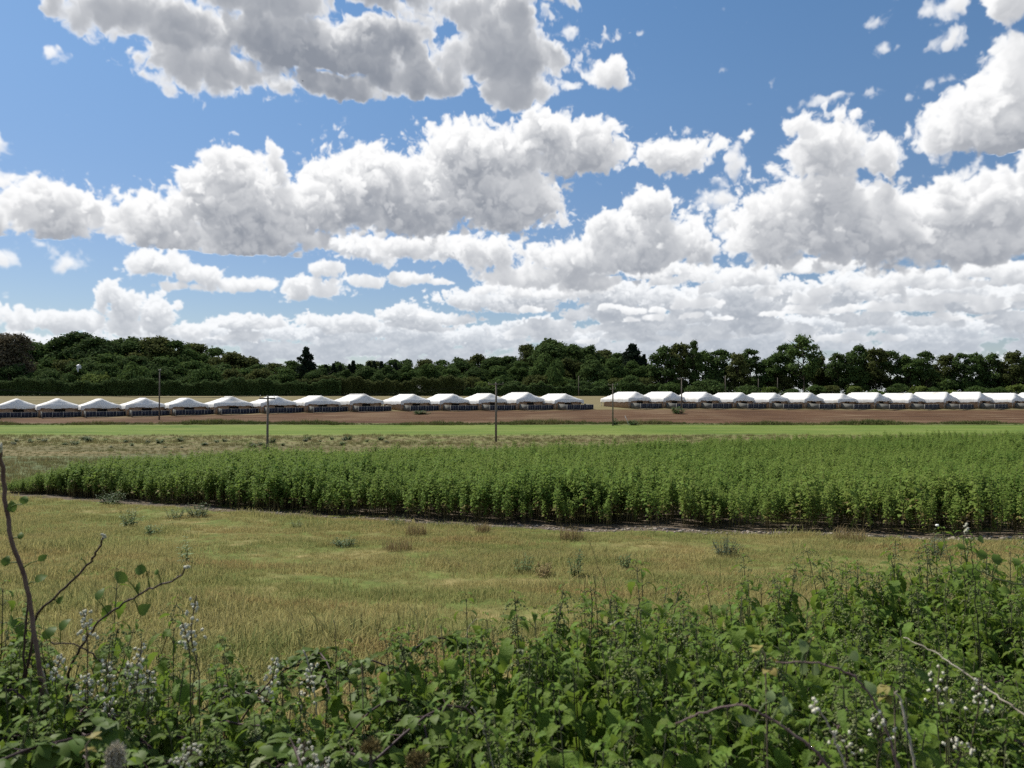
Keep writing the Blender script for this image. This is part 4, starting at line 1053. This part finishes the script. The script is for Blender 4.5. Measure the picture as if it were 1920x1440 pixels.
def nettle_parts(seed, H, npair, big=.095, catkins=True):
    r = random.Random(seed); st, lf, ck = MB(), MB(), MB()
    lx, ly = r.uniform(-.10, .10), r.uniform(-.10, .10)
    ax = lambda t: np.array([lx*t**1.8+.008*math.sin(t*9+seed), ly*t**1.8, H*t])
    st.tube([ax(t) for t in np.linspace(0, .985, 9)], [.0036*(1-.62*t) for t in np.linspace(0, 1, 9)], 5)
    a = r.uniform(0, 6.28)
    for i in range(npair):
        q = i/(npair-1); t = .26+.735*(1-(1-q)**1.45)
        size = big*(.62+.65*math.sin(math.pi*min(1, q*1.02+.12)))*(1 if q < .75 else 1-.55*(q-.75)/.25)
        for s in (0, math.pi):
            aa = a+s+r.uniform(-.22, .22); up = r.uniform(.05, .45)+(.55*q if q > .8 else 0)
            V, Q = LEAFS[r.randrange(3)]
            pet = size*r.uniform(.22, .4)
            d = np.array([-math.sin(aa)*math.cos(up), math.cos(aa)*math.cos(up), math.sin(up)])
            b = ax(t); e = b+d*pet
            st.tube([b, e], [.0013, .001], 3, cap=False)
            L = size*r.uniform(.8, 1.2)
            lf.add(V*L@rot_from(aa, up-r.uniform(.25, 1.05), r.uniform(-.35, .35)).T+e, Q)
            if catkins and .55 < q < .95:
                for _ in range(2):
                    ca = aa+r.uniform(-.9, .9); L2 = r.uniform(.025, .06)
                    p1 = b+np.array([-math.sin(ca), math.cos(ca), .15])*L2*.6; p2 = p1+np.array([-math.sin(ca)*.5, math.cos(ca)*.5, -1])*L2*.7
                    for tt in np.linspace(.15, 1, 7):
                        pp = (b*(1-tt)**2+2*p1*tt*(1-tt)+p2*tt*tt)+np.array([r.uniform(-.003, .003) for _ in range(3)])
                        ck.blob(pp, r.uniform(.0018, .0034), 4)
        a += math.pi/2+r.uniform(-.15, .15)
    return st, lf, ck
def joined(nm, st, lf, ck):
    mb = MB()
    for k, s in enumerate((st, lf, ck)):
        off = mb.n
        if not s.v: continue
        V = np.concatenate(s.v); Q = np.concatenate(s.q) if s.q else (); T = np.concatenate(s.t) if s.t else ()
        mb.add(V, Q, T, k)
    return mb.mesh(nm, [M_NET_S, M_NET_L, M_CATK], True)
NETTLES = [joined('nettle_plant', *nettle_parts(500+k, 1.0+.05*(k % 4), 12+k % 3, .084+.007*(k % 3), k % 3 == 0)) for k in range(8)]
BED = ([-900, 0, 400, 560, 650, 800, 950, 1150, 1380, 1580, 1920, 2800], [2.9, 2.85, 2.7, 2.55, 2.5, 2.75, 3.0, 3.3, 3.7, 4.1, 4.25, 4.4])
def bed_far(X, Y): return np.interp(CX+F*X/np.maximum(Y, .5), *BED)
def build_bed():
    rs = np.random.RandomState(51)
    n = 3300; Y = rs.uniform(1.25, 4.4, n); X = rs.uniform(-.95, .95, n)*(Y+.4)
    ok = Y < bed_far(X, Y)+rs.normal(0, .08, n)
    ok &= rs.rand(n) < np.where(X < -.3, .80, .86)
    X, Y = X[ok], Y[ok]; n = len(X)
    gzv = ground_z(X, Y)
    top = EYE-.90+.05*np.clip(-X-.3, 0, 1)+.05*np.sin(X*2.3+1)+.06*np.sin(Y*3.1+X)+rs.normal(0, .055, n)+.01*np.clip(X/2, 0, 1)-.06*np.exp(-((X+.5)/.4)**2)
    s = np.clip((top-gzv)/1.07, .4, 1.4)
    o = scatter('nettle_bed', NETTLES, np.stack([X, Y, gzv], 1), rs.uniform(0, 6.28, n), s, rs.randint(0, 8, n), rs.normal(0, .10, (n, 2)))
    tag(o, 'dense bed of green stinging nettles across the foreground bank', 'nettles', None, 'stuff')
build_bed()
# taller nettles standing out above the bed
TALL = [(1575, 1035, 3.9), (1620, 1050, 3.7), (1690, 1075, 3.6), (1778, 1068, 3.5), (1445, 1072, 3.6), (1510, 1098, 3.4), (1365, 1088, 3.5), (1260, 1112, 3.2), (1190, 1118, 3.2), (1075, 1140, 3.0), (1130, 1090, 3.1), (1015, 1140, 2.9), (935, 1150, 2.9), (845, 1172, 2.7), (900, 1190, 2.7), (470, 1165, 3.2), (560, 1200, 2.9), (440, 1205, 2.7), (1860, 1060, 3.7), (1905, 1075, 3.5), (1735, 1095, 3.2), (1580, 1130, 2.8), (1320, 1120, 3.1), (770, 1200, 2.6)]
TP = []
for k in range(6):
    st, lf, ck = nettle_parts(700+k, 1.2, 17, .108)
    TP.append((st.mesh('stem', [M_NET_S], True), lf.mesh('leaves', [M_NET_L], True), ck.mesh('blossom', [M_CATK], True)))
for k, (px, py, Y) in enumerate(TALL):
    p = at(px, py+18, Y); b = gz(p.x, p.y); s = (p.z-b)/1.2
    o = thing('nettle', (p.x, p.y, b), 'tall stinging nettle standing out above the nettle bed', 'nettle', 'tall nettles standing out above the bed', R.uniform(0, 6.28), (min(1.1, s), min(1.1, s), s))
    for nm, me in zip(('stem', 'leaves', 'blossom'), TP[k % 6]): part(nm, me, o)
# bramble undergrowth among the nettles, mostly on the left
M_BR_L = leafmat('bramble_leaf', (.048, .088, .012), (.120, .175, .030), .55, .18, .30, None, .3, 0, .5, .03, (.12, .17, .04))
M_BR_PALE = leafmat('bramble_leaf_pale', (.10, .15, .05), (.20, .25, .10), .6, .2, .3, None, .3, 0, .5, .03)
M_YEL = leafmat('yellowed_leaf', (.16, .14, .035), (.27, .22, .06), .6, .2, .2, None, .3, 0, .5, .03)
M_CANE = simple('cane_purple', (.030, .016, .016), (.085, .048, .045), 14, .55, .3, 4, 0)
M_CANE2 = simple('cane_mauve', (.10, .055, .055), (.19, .13, .115), 14, .6, .3, 4, 0)
M_GREENC = simple('cane_green', (.07, .09, .03), (.16, .17, .07), 10, .6, .3, 4, 0)
M_PALES = simple('stalk_bleached', (.24, .20, .15), (.48, .43, .35), 14, .8, .1, 4, 0)
M_BROWNS = simple('stalk_brown', (.05, .04, .028), (.13, .105, .07), 14, .8, .1, 4, 0)
M_BUD = simple('bramble_bud', (.36, .35, .25), (.68, .65, .52), 120, .8, .2, 2, 0)
M_FLUFF = simple('thistledown', (.30, .27, .20), (.50, .46, .36), 60, .9, .1, 3, 0)
M_RUST = simple('dead_flower', (.10, .08, .03), (.19, .15, .06), 60, .9, .1, 3, 0)
BL = [leaf_mesh(1, .72, 8, .5, .18, .12, .7), leaf_mesh(1, .8, 8, .8, .12, .1, .72)]
def trifol(mb, b, az, up, L, r, stalk=None, m=0):
    d = np.array([-math.sin(az)*math.cos(up), math.cos(az)*math.cos(up), math.sin(up)]); e = np.array(b)+d*L*.55
    if stalk is not None: stalk.tube([b, e], [.0016, .0011], 3, cap=False)
    for da, s in ((0, 1.), (1.15, .82), (-1.15, .82)):
        V, Q = BL[r.randrange(2)]
        mb.add(V*L*s@rot_from(az+da, up-r.uniform(.1, .5), r.uniform(-.3, .3)).T+e, Q, m=m)
def bramble_plant(seed, H):
    r = random.Random(seed); mb = MB(); st = MB()
    pts = [np.array([0, 0, 0]), np.array([r.uniform(-.1, .1), .05, H*.6]), np.array([.18, r.uniform(-.15, .15), H*.95]), np.array([.42, r.uniform(-.2, .2), H*.9])]
    cp = [np.array(p) for p in curve_pts(pts, 5)]
    st.tube(cp, [.0030]*len(cp), 5)
    for i, p in enumerate(cp[4:]):
        for _ in range(2): trifol(mb, p, r.uniform(0, 6.28), r.uniform(-.1, .7), r.uniform(.036, .060), r, st)
    o = MB(); o.add(np.concatenate(st.v), np.concatenate(st.q), np.concatenate(st.t), 0); o.add(np.concatenate(mb.v), np.concatenate(mb.q), (), 1)
    return o.mesh('bramble_plant', [M_CANE, M_BR_L], True)
BRP = [bramble_plant(800+k, .85+.06*k) for k in range(5)]
def build_bramble_bed():
    rs = np.random.RandomState(57); n = 620; Y = rs.uniform(1.3, 2.9, n); X = rs.uniform(-.8, .8, n)*(Y+.4)
    ok = (Y < bed_far(X, Y)+.15) & (rs.rand(n) < np.where(X < -.45, .60, .26))
    X, Y = X[ok], Y[ok]; n = len(X); g = ground_z(X, Y)
    s = np.clip((EYE-1.02+rs.normal(0, .06, n)-g)/.98, .5, 1.4)
    tag(scatter('bramble_undergrowth', BRP, np.stack([X, Y, g], 1), rs.uniform(0, 6.28, n), s, rs.randint(0, 5, n), rs.normal(0, .1, (n, 2))), 'bramble leaves tangled through the nettles of the bank', 'brambles', None, 'stuff')
build_bramble_bed()
# --- single canes, sprays and stalks, each where it stands
def root_of(P):
    """the hidden foot of a cane: from its lowest listed point on down into the bank"""
    p = P[0]; g = gz(p.x, p.y)
    if p.z < g+.05: return []
    d = p-P[1]; d.z = min(d.z, -.02); d = d.normalized(); L = p.z-g
    f = lambda t, z: Vector((p.x+d.x*L*t, p.y+abs(d.y)*L*t*.3+.03*t, z))
    return [f(.42, g-.03), f(.36, g+L*.4), f(.2, g+L*.75)]
def cane(pts, Y0, Y1, r0, r1, mat, label, name='bramble_cane', cat='bramble cane', thorns=0, leaves=(), bud=None, seed=0, root=True, n=6, lsize=.05, leafmat_=None):
    """pts run from the foot to the tip in chart positions; distance goes from Y0 to Y1"""
    r = random.Random(seed+len(pts))
    if pts[-1][0] < 700 and Y0 < 2.2: q = 2.5/Y0; Y0, Y1, r0, r1 = Y0*q, Y1*q, r0*q*.72, r1*q*.72; leaves = [(a, b, c*q*.62) for a, b, c in leaves]
    if pts[-1][0] >= 700: r0, r1 = r0*.75, r1*.62
    k = len(pts)-1
    P = [at(px, py, Y0+(Y1-Y0)*i/k) for i, (px, py) in enumerate(pts)]
    C = (root_of(P) if root else [])+curve_pts(P, n); base = C[0].copy()
    o = thing(name, base, label, cat)
    L = [Vector(c)-base+Vector((r.gauss(0, .0022), r.gauss(0, .0022), r.gauss(0, .0022)))*(j % 3 != 0) for j, c in enumerate(C)]; m = len(L)
    rad = [r0+(r1-r0)*i/(m-1) for i in range(m)]
    mb = MB(); mb.tube(L, rad, 7)
    for j in range(thorns):
        i = r.randrange(1, m-1); t = r.random(); p = L[i].lerp(L[i+1], t); d = (L[i+1]-L[i]).normalized()
        s = Vector((r.uniform(-1, 1), r.uniform(-1, 1), r.uniform(-1, 1))); s = (s-d*s.dot(d)).normalized()
        q = p+s*rad[i]; tip = q+s*.0055-d*.003; w = d*.0016; w2 = d.cross(s)*.0012
        mb.add([q-w, q+w2, q+w, q-w2, tip], tris=[(0, 1, 4), (1, 2, 4), (2, 3, 4), (3, 0, 4)])
    part('stem', mb.mesh('stem', [mat], True), o)
    for (px, py, sz) in leaves:
        # a leaf near the cane at a chart position
        best = min(range(m), key=lambda i: (Vector(((L[i]+base).x/(L[i]+base).y*F+CX-px, HOR+(EYE-(L[i]+base).z)/(L[i]+base).y*F-py))).length)
        Yl = (L[best]+base).y; t = at(px, py, Yl)-base; dv = t-L[best]; t = L[best]+dv*min(1, .055/max(dv.length, 1e-4)); lb = MB()
        lb.tube([L[best], (L[best]+t)/2+Vector((0, 0, .006)), t], [.0022, .0018, .0014], 4, cap=False)
        V, Q = BL[r.randrange(2)]; az = r.uniform(0, 6.28)
        dirv = t-L[best]; az = math.atan2(-dirv.x, dirv.y)
        lb.add(V*sz@(rot_from(r.uniform(-.5, .5), r.uniform(1.0, 1.8))@rot_from(az*.4+r.uniform(-1., 1.), 0)).T+np.array(t), Q)
        part('leaf', lb.mesh('leaf', [leafmat_ or M_BR_L], True), o)
    if bud:
        mb = MB(); p = L[-1]; d = (L[-1]-L[-2]).normalized()
        if bud == 'white':
            for q in range(7): mb.blob(p+d*.004*q+Vector((r.uniform(-.004, .004), r.uniform(-.004, .004), 0)), (.008-.0007*q, .008-.0007*q, .010), 6, 0, r, .3)
        else:
            for q in range(9): mb.blob(p+d*r.uniform(-.02, .012)+Vector((r.uniform(-.006, .006), r.uniform(-.006, .006), r.uniform(-.003, .003))), r.uniform(.003, .0055), 5, 0, r, .3)
        part('flower_bud', mb.mesh('flower_bud', [M_BUD], True), o)
    return o
cane([(92, 1345), (72, 1200), (50, 1080), (24, 1010), (8, 900), (2, 845)], 1.75, 1.55, .0072, .0055, M_CANE2, 'thick thorny mauve bramble cane at the left edge, white bud at its tip', thorns=46, bud='white',
     leaves=[(28, 960, .045), (45, 945, .036), (42, 1010, .03), (12, 1060, .04), (75, 1050, .035), (70, 1090, .045)], seed=1)
cane([(52, 1330), (50, 1240), (54, 1170), (57, 1120)], 1.8, 1.78, .004, .003, M_CANE, 'dark upright bramble stem beside the thick mauve cane', thorns=16, seed=2, leaves=[(30, 1160, .045), (90, 1190, .05)])
cane([(66, 1200), (74, 1150), (110, 1115), (160, 1065), (186, 1030), (197, 1003)], 1.78, 1.7, .0042, .0028, M_CANE, 'dark bramble branch forking up to the right, bud at its tip', thorns=18, bud='grey', seed=3, leaves=[(157, 1048, .02), (135, 1070, .022), (112, 1130, .035)])
cane([(130, 1330), (133, 1260), (160, 1205), (182, 1172), (235, 1128), (290, 1102), (335, 1082), (354, 1062)], 1.95, 1.8, .0048, .0024, M_CANE, 'long dark bramble branch arching right over the meadow, round leaves along it', thorns=24, bud='grey', seed=4,
     leaves=[(237, 1080, .068), (276, 1062, .055), (262, 1108, .04), (185, 1122, .055), (264, 1148, .06), (300, 1075, .03)])
cane([(240, 1265), (190, 1235), (150, 1208), (100, 1202)], 1.9, 1.8, .0034, .002, M_CANE, 'thin thorny cane arching left below the long branch', thorns=14, seed=5, leaves=[(95, 1190, .05), (118, 1180, .055), (205, 1260, .05)])
cane([(102, 1350), (92, 1290), (75, 1215), (66, 1165)], 1.62, 1.6, .0030, .0026, M_PALES, 'pale dry stalk leaning against the canes at the left', 'dry_stalk', 'dry stalk', seed=6)
cane([(258, 1320), (260, 1260), (264, 1235), (272, 1212)], 1.72, 1.72, .0034, .0028, M_PALES, 'bleached upright stalk among the flower sprays at lower left', 'dry_stalk', 'dry stalk', seed=7)
cane([(630, 1390), (632, 1300), (632, 1230), (627, 1160)], 2.05, 2.05, .0028, .0016, M_BROWNS, 'straight brown dead stalk, tallest left of the centre', 'dry_stalk', 'dry stalk', seed=8)
cane([(604, 1420), (598, 1340), (588, 1270), (571, 1216)], 1.75, 1.75, .003, .0022, M_PALES, 'pale leaning dead stalk just left of the tall straight one', 'dry_stalk', 'dry stalk', seed=9)
cane([(357, 1350), (365, 1290), (372, 1225)], 1.85, 1.85, .0024, .0016, M_BROWNS, 'short brown stalk between the two groups of flower sprays', 'dry_stalk', 'dry stalk', seed=10)
cane([(1155, 1210), (1142, 1130), (1125, 1070), (1103, 1012)], 2.7, 2.7, .0022, .0012, M_BROWNS, 'thin dry grass stem leaning left above the middle of the nettles', 'dry_grass_stalk', 'grass stalk', seed=11)
cane([(1128, 1230), (1122, 1180), (1116, 1130), (1115, 1080)], 2.6, 2.6, .0032, .002, M_NET_S, 'dark leafless nettle stalk beside the thin grass stem', 'dry_stalk', 'dry stalk', seed=12)
cane([(1560, 1450), (1520, 1400), (1470, 1362), (1420, 1330), (1385, 1318), (1330, 1328), (1264, 1352)], 1.5, 1.55, .0042, .0026, M_CANE2, 'mauve bramble cane arching left with a green tip, lower right foreground', thorns=26, seed=13, leaves=[(1412, 1350, .035), (1472, 1336, .033), (1462, 1318, .028), (1440, 1312, .026)], leafmat_=M_BR_PALE)
cane([(1690, 1460), (1668, 1400), (1648, 1340), (1620, 1290), (1580, 1258), (1520, 1240), (1452, 1238)], 1.65, 1.7, .0046, .0026, M_CANE2, 'thorny purple bramble cane curving over to the left at right of centre', thorns=30, seed=14, leaves=[(1505, 1222, .035), (1520, 1262, .03), (1590, 1232, .03), (1636, 1298, .035), (1500, 1262, .035)], leafmat_=M_BR_PALE)
cane([(1960, 1372), (1905, 1330), (1850, 1292), (1790, 1248), (1735, 1215), (1690, 1193)], 1.75, 2.1, .0034, .0018, M_PALES, 'long pale dry cane sloping up to the left across the right foreground', 'dry_cane', 'dry cane', thorns=10, seed=15)
cane([(1708, 1425), (1697, 1372), (1686, 1320), (1678, 1292)], 1.7, 1.72, .0042, .0034, M_PALES, 'bleached broken stick with a split top in the right foreground', 'broken_stick', 'stick', seed=16)
cane([(1990, 1098), (1935, 1098), (1872, 1086), (1825, 1064)], 2.3, 2.3, .005, .003, M_GREENC, 'green bramble branch reaching in from the right edge', thorns=12, seed=17, root=False, leaves=[(1838, 1048, .035), (1868, 1058, .04), (1905, 1052, .036), (1890, 1110, .036), (1800, 1075, .025), (1850, 1108, .03)])
cane([(1828, 1150), (1822, 1080), (1818, 1030), (1808, 990)], 2.5, 2.5, .003, .002, M_NET_S, 'slender weed stem with a tufted top above the green branch at right', 'weed', 'weed', bud='grey', seed=18, leaves=[(1830, 1010, .034), (1800, 1030, .03)])
cane([(1576, 1420), (1556, 1370), (1540, 1340), (1524, 1312)], 1.5, 1.5, .0028, .0024, M_PALES, 'short furry pale bramble shoot pointing up left in the lower right', bud='grey', seed=19)
cane([(918, 1400), (904, 1350), (884, 1322)], 1.75, 1.75, .0018, .0014, M_PALES, 'thin white dead stem among the nettles at the bottom centre', 'dry_stalk', 'dry stalk', seed=20)
cane([(880, 1230), (876, 1190), (884, 1166), (896, 1158)], 2.6, 2.6, .0018, .0012, M_PALES, 'bent pale straw at the top edge of the nettles, centre', 'dry_stalk', 'dry stalk', seed=21)
# sprays of greyish bramble buds
def spray(px, py, Y, h, label, seed, n=16, lean=0.):
    """px, py: the tip of the spray; h its length in chart units"""
    if px < 700 and py < 1330: Y = max(Y, 2.3)
    r = random.Random(seed); tip = at(px, py, Y); u = Y/F
    foot = at(px-lean*h*1.3, py+h*1.5, Y+.03); base = Vector((foot.x, foot.y, foot.z))
    o = thing('bramble_spray', base, label, 'bramble spray', 'greyish bramble bud sprays')
    t = tip-base; mid = t*.5+Vector((r.uniform(-.02, .02), 0, 0)); C = curve_pts([Vector((0, 0, 0)), mid, t], 8)
    g = gz(foot.x, foot.y)
    st = MB(); st.tube([Vector((.01, .02, g-base.z-.02))]+C, .0018, 5); bd = MB()
    for k in range(n):
        q = .38+.62*(k/n); i = min(len(C)-1, int(q*(len(C)-1))); p = C[i]
        a = k*2.4; L = (.022*(1.15-q)+.006)*r.uniform(.5, 1.6)
        e = p+Vector((math.cos(a)*L, math.sin(a)*L, L*.55))
        st.tube([p, e], .0009, 3, cap=False)
        [bd.blob(e+Vector((r.uniform(-.003, .003), r.uniform(-.003, .003), r.uniform(-.003, .004))), (r.uniform(.0016, .0030)*Y*.8, r.uniform(.0016, .0030)*Y*.8, r.uniform(.002, .0036)*Y*.8), 6, 0, r, .5) for _ in (0, 1)]
    part('stem', st.mesh('stem', [M_BROWNS], True), o); part('blossom', bd.mesh('blossom', [M_BUD], True), o)
SPR = [(203, 1232, 1.75, 70, 'fullest spray of pale buds left of the bleached stalk at lower left', .1), (270, 1200, 1.75, 95, 'pale bud spray at the head of the bleached stalk at lower left', .1), (240, 1240, 1.8, 60, 'bud spray between the fullest one and the bleached stalk', -.1),
       (170, 1262, 1.7, 55, 'loose bud spray at the left of the lower left cluster', -.2), (212, 1305, 1.55, 60, 'bud spray low down beneath the lower left cluster', .25), (285, 1255, 1.75, 60, 'bud spray just right of the bleached stalk', .25),
       (371, 1115, 2.2, 95, 'tallest blurred bud spray standing alone against the meadow', -.05), (345, 1165, 2.1, 60, 'small bud spray left of the tallest lone one', -.2), (160, 1140, 2.0, 70, 'faint bud spray against the meadow above the lower left cluster', -.1), (120, 1225, 1.75, 55, 'bud spray close to the dark canes at the left', .1),
       (523, 1228, 2.1, 90, 'slim bud spray left of the leaning dead stalk', .35), (592, 1240, 1.85, 90, 'bud spray behind the leaning dead stalk', .3), (575, 1385, 1.5, 70, 'dense white bud spray at the bottom, left of centre', .15), (612, 1418, 1.5, 50, 'small bud spray cut by the bottom edge, left of centre', .05), (370, 1395, 1.5, 50, 'bud spray near the grey thistledown at the bottom left', .1),
       (1757, 1245, 1.9, 85, 'upright bud spray below the long pale dry cane at right', -.1), (1830, 1268, 1.9, 75, 'bud spray right of the upright one, under the dry cane', .15), (1632, 1332, 1.65, 60, 'bud spray touching the purple curved cane at right', -.1), (1778, 1378, 1.6, 40, 'bud spray low in the right foreground', -.1), (1572, 1375, 1.5, 45, 'bud spray behind the short furry shoot', -.1)]
for k, (px, py, Y, h, lab, ln) in enumerate(SPR): spray(px, py, Y, h, lab, 900+k, (18 if px < 700 else 9)+k % 6, ln)
# grey thistledown head, rusty dead flower heads, yellowed leaves
def fluff(px, py, Y, rx, rz, label, mat, name, cat, nf, seed):
    r = random.Random(seed); c = at(px, py, Y); g = gz(c.x, c.y)
    o = thing(name, (c.x, c.y, g), label, cat); H = c.z-g
    st = MB(); st.tube([(0, 0, -.02), (.01, 0, H*.6), (0, 0, H)], .003, 5); part('stem', st.mesh('stem', [M_BROWNS], True), o)
    mb = MB()
    for k in range(nf):
        d = Vector((r.gauss(0, 1), r.gauss(0, 1), r.gauss(0, 1))).normalized(); q = r.uniform(.25, 1)
        p = Vector((d.x*rx*q, d.y*rx*q, d.z*rz*q+H)); e = p+Vector((d.x, d.y, d.z+.4))*rx*.3; w = Vector((r.uniform(-1, 1), r.uniform(-1, 1), r.uniform(-1, 1)))*.0014
        mb.add([p-w, p+w, e+w*.5, e-w*.5], [(0, 1, 2, 3)])
        if k % 7 == 0: mb.blob(p, .003, 4)
    part('head', mb.mesh('head', [mat]), o)
fluff(222, 1415, 1.5, .018, .028, 'fluffy grey thistledown head at the bottom left', M_FLUFF, 'thistle', 'thistle', 900, 1)
fluff(697, 1396, 1.5, .022, .009, 'rusty brown dead flower head at the bottom, left one of two', M_RUST, 'dead_flower_head', 'dead flower', 500, 2)
fluff(782, 1420, 1.5, .022, .012, 'rusty brown dead flower head at the bottom, right one of two', M_RUST, 'dead_flower_head', 'dead flower', 520, 3)
def yleaf(px, py, Y, s, label, seed, mat=M_YEL, n=3):
    r = random.Random(seed); c = at(px, py, Y); mb = MB(); st = MB(); g = gz(c.x, c.y)
    o = thing('bramble_shoot', (c.x, c.y, g), label, 'bramble shoot'); H = c.z-g
    st.tube([(0, .02, -.02), (.01, .01, H*.7), (0, 0, H)], .0018, 5)
    for k in range(n): trifol(mb, (0, 0, H-.02*k), r.uniform(0, 6.28), r.uniform(0, .6), s, r, st)
    part('stem', st.mesh('stem', [M_BROWNS], True), o); part('leaves', mb.mesh('leaves', [mat], True), o)
yleaf(1432, 1222, 1.75, .028, 'withered yellow bramble leaves near the tip of the purple curved cane', 1)
yleaf(168, 1392, 1.45, .026, 'yellowing orange leaf low at the bottom left', 2, n=2)
yleaf(510, 1427, 1.45, .035, 'bright yellow-green leaf at the bottom edge, left of centre', 3, M_GREENC, 1)
yleaf(1672, 1285, 1.75, .03, 'brownish palmate leaves above the broken stick', 4, n=2)
yleaf(680, 1236, 2.3, .03, 'pale sunlit young leaves at the left edge of the nettle mass', 5, M_BR_PALE, 2)
yleaf(1158, 1150, 2.9, .04, 'bright yellow-green leaves glowing behind the thin grass stem', 6, M_GREENC, 3)
yleaf(985, 1215, 2.6, .03, 'small light green leaves in a gap of the nettles, centre', 7, M_GREENC, 3)
if VERB: print('built in', time.time()-T0)
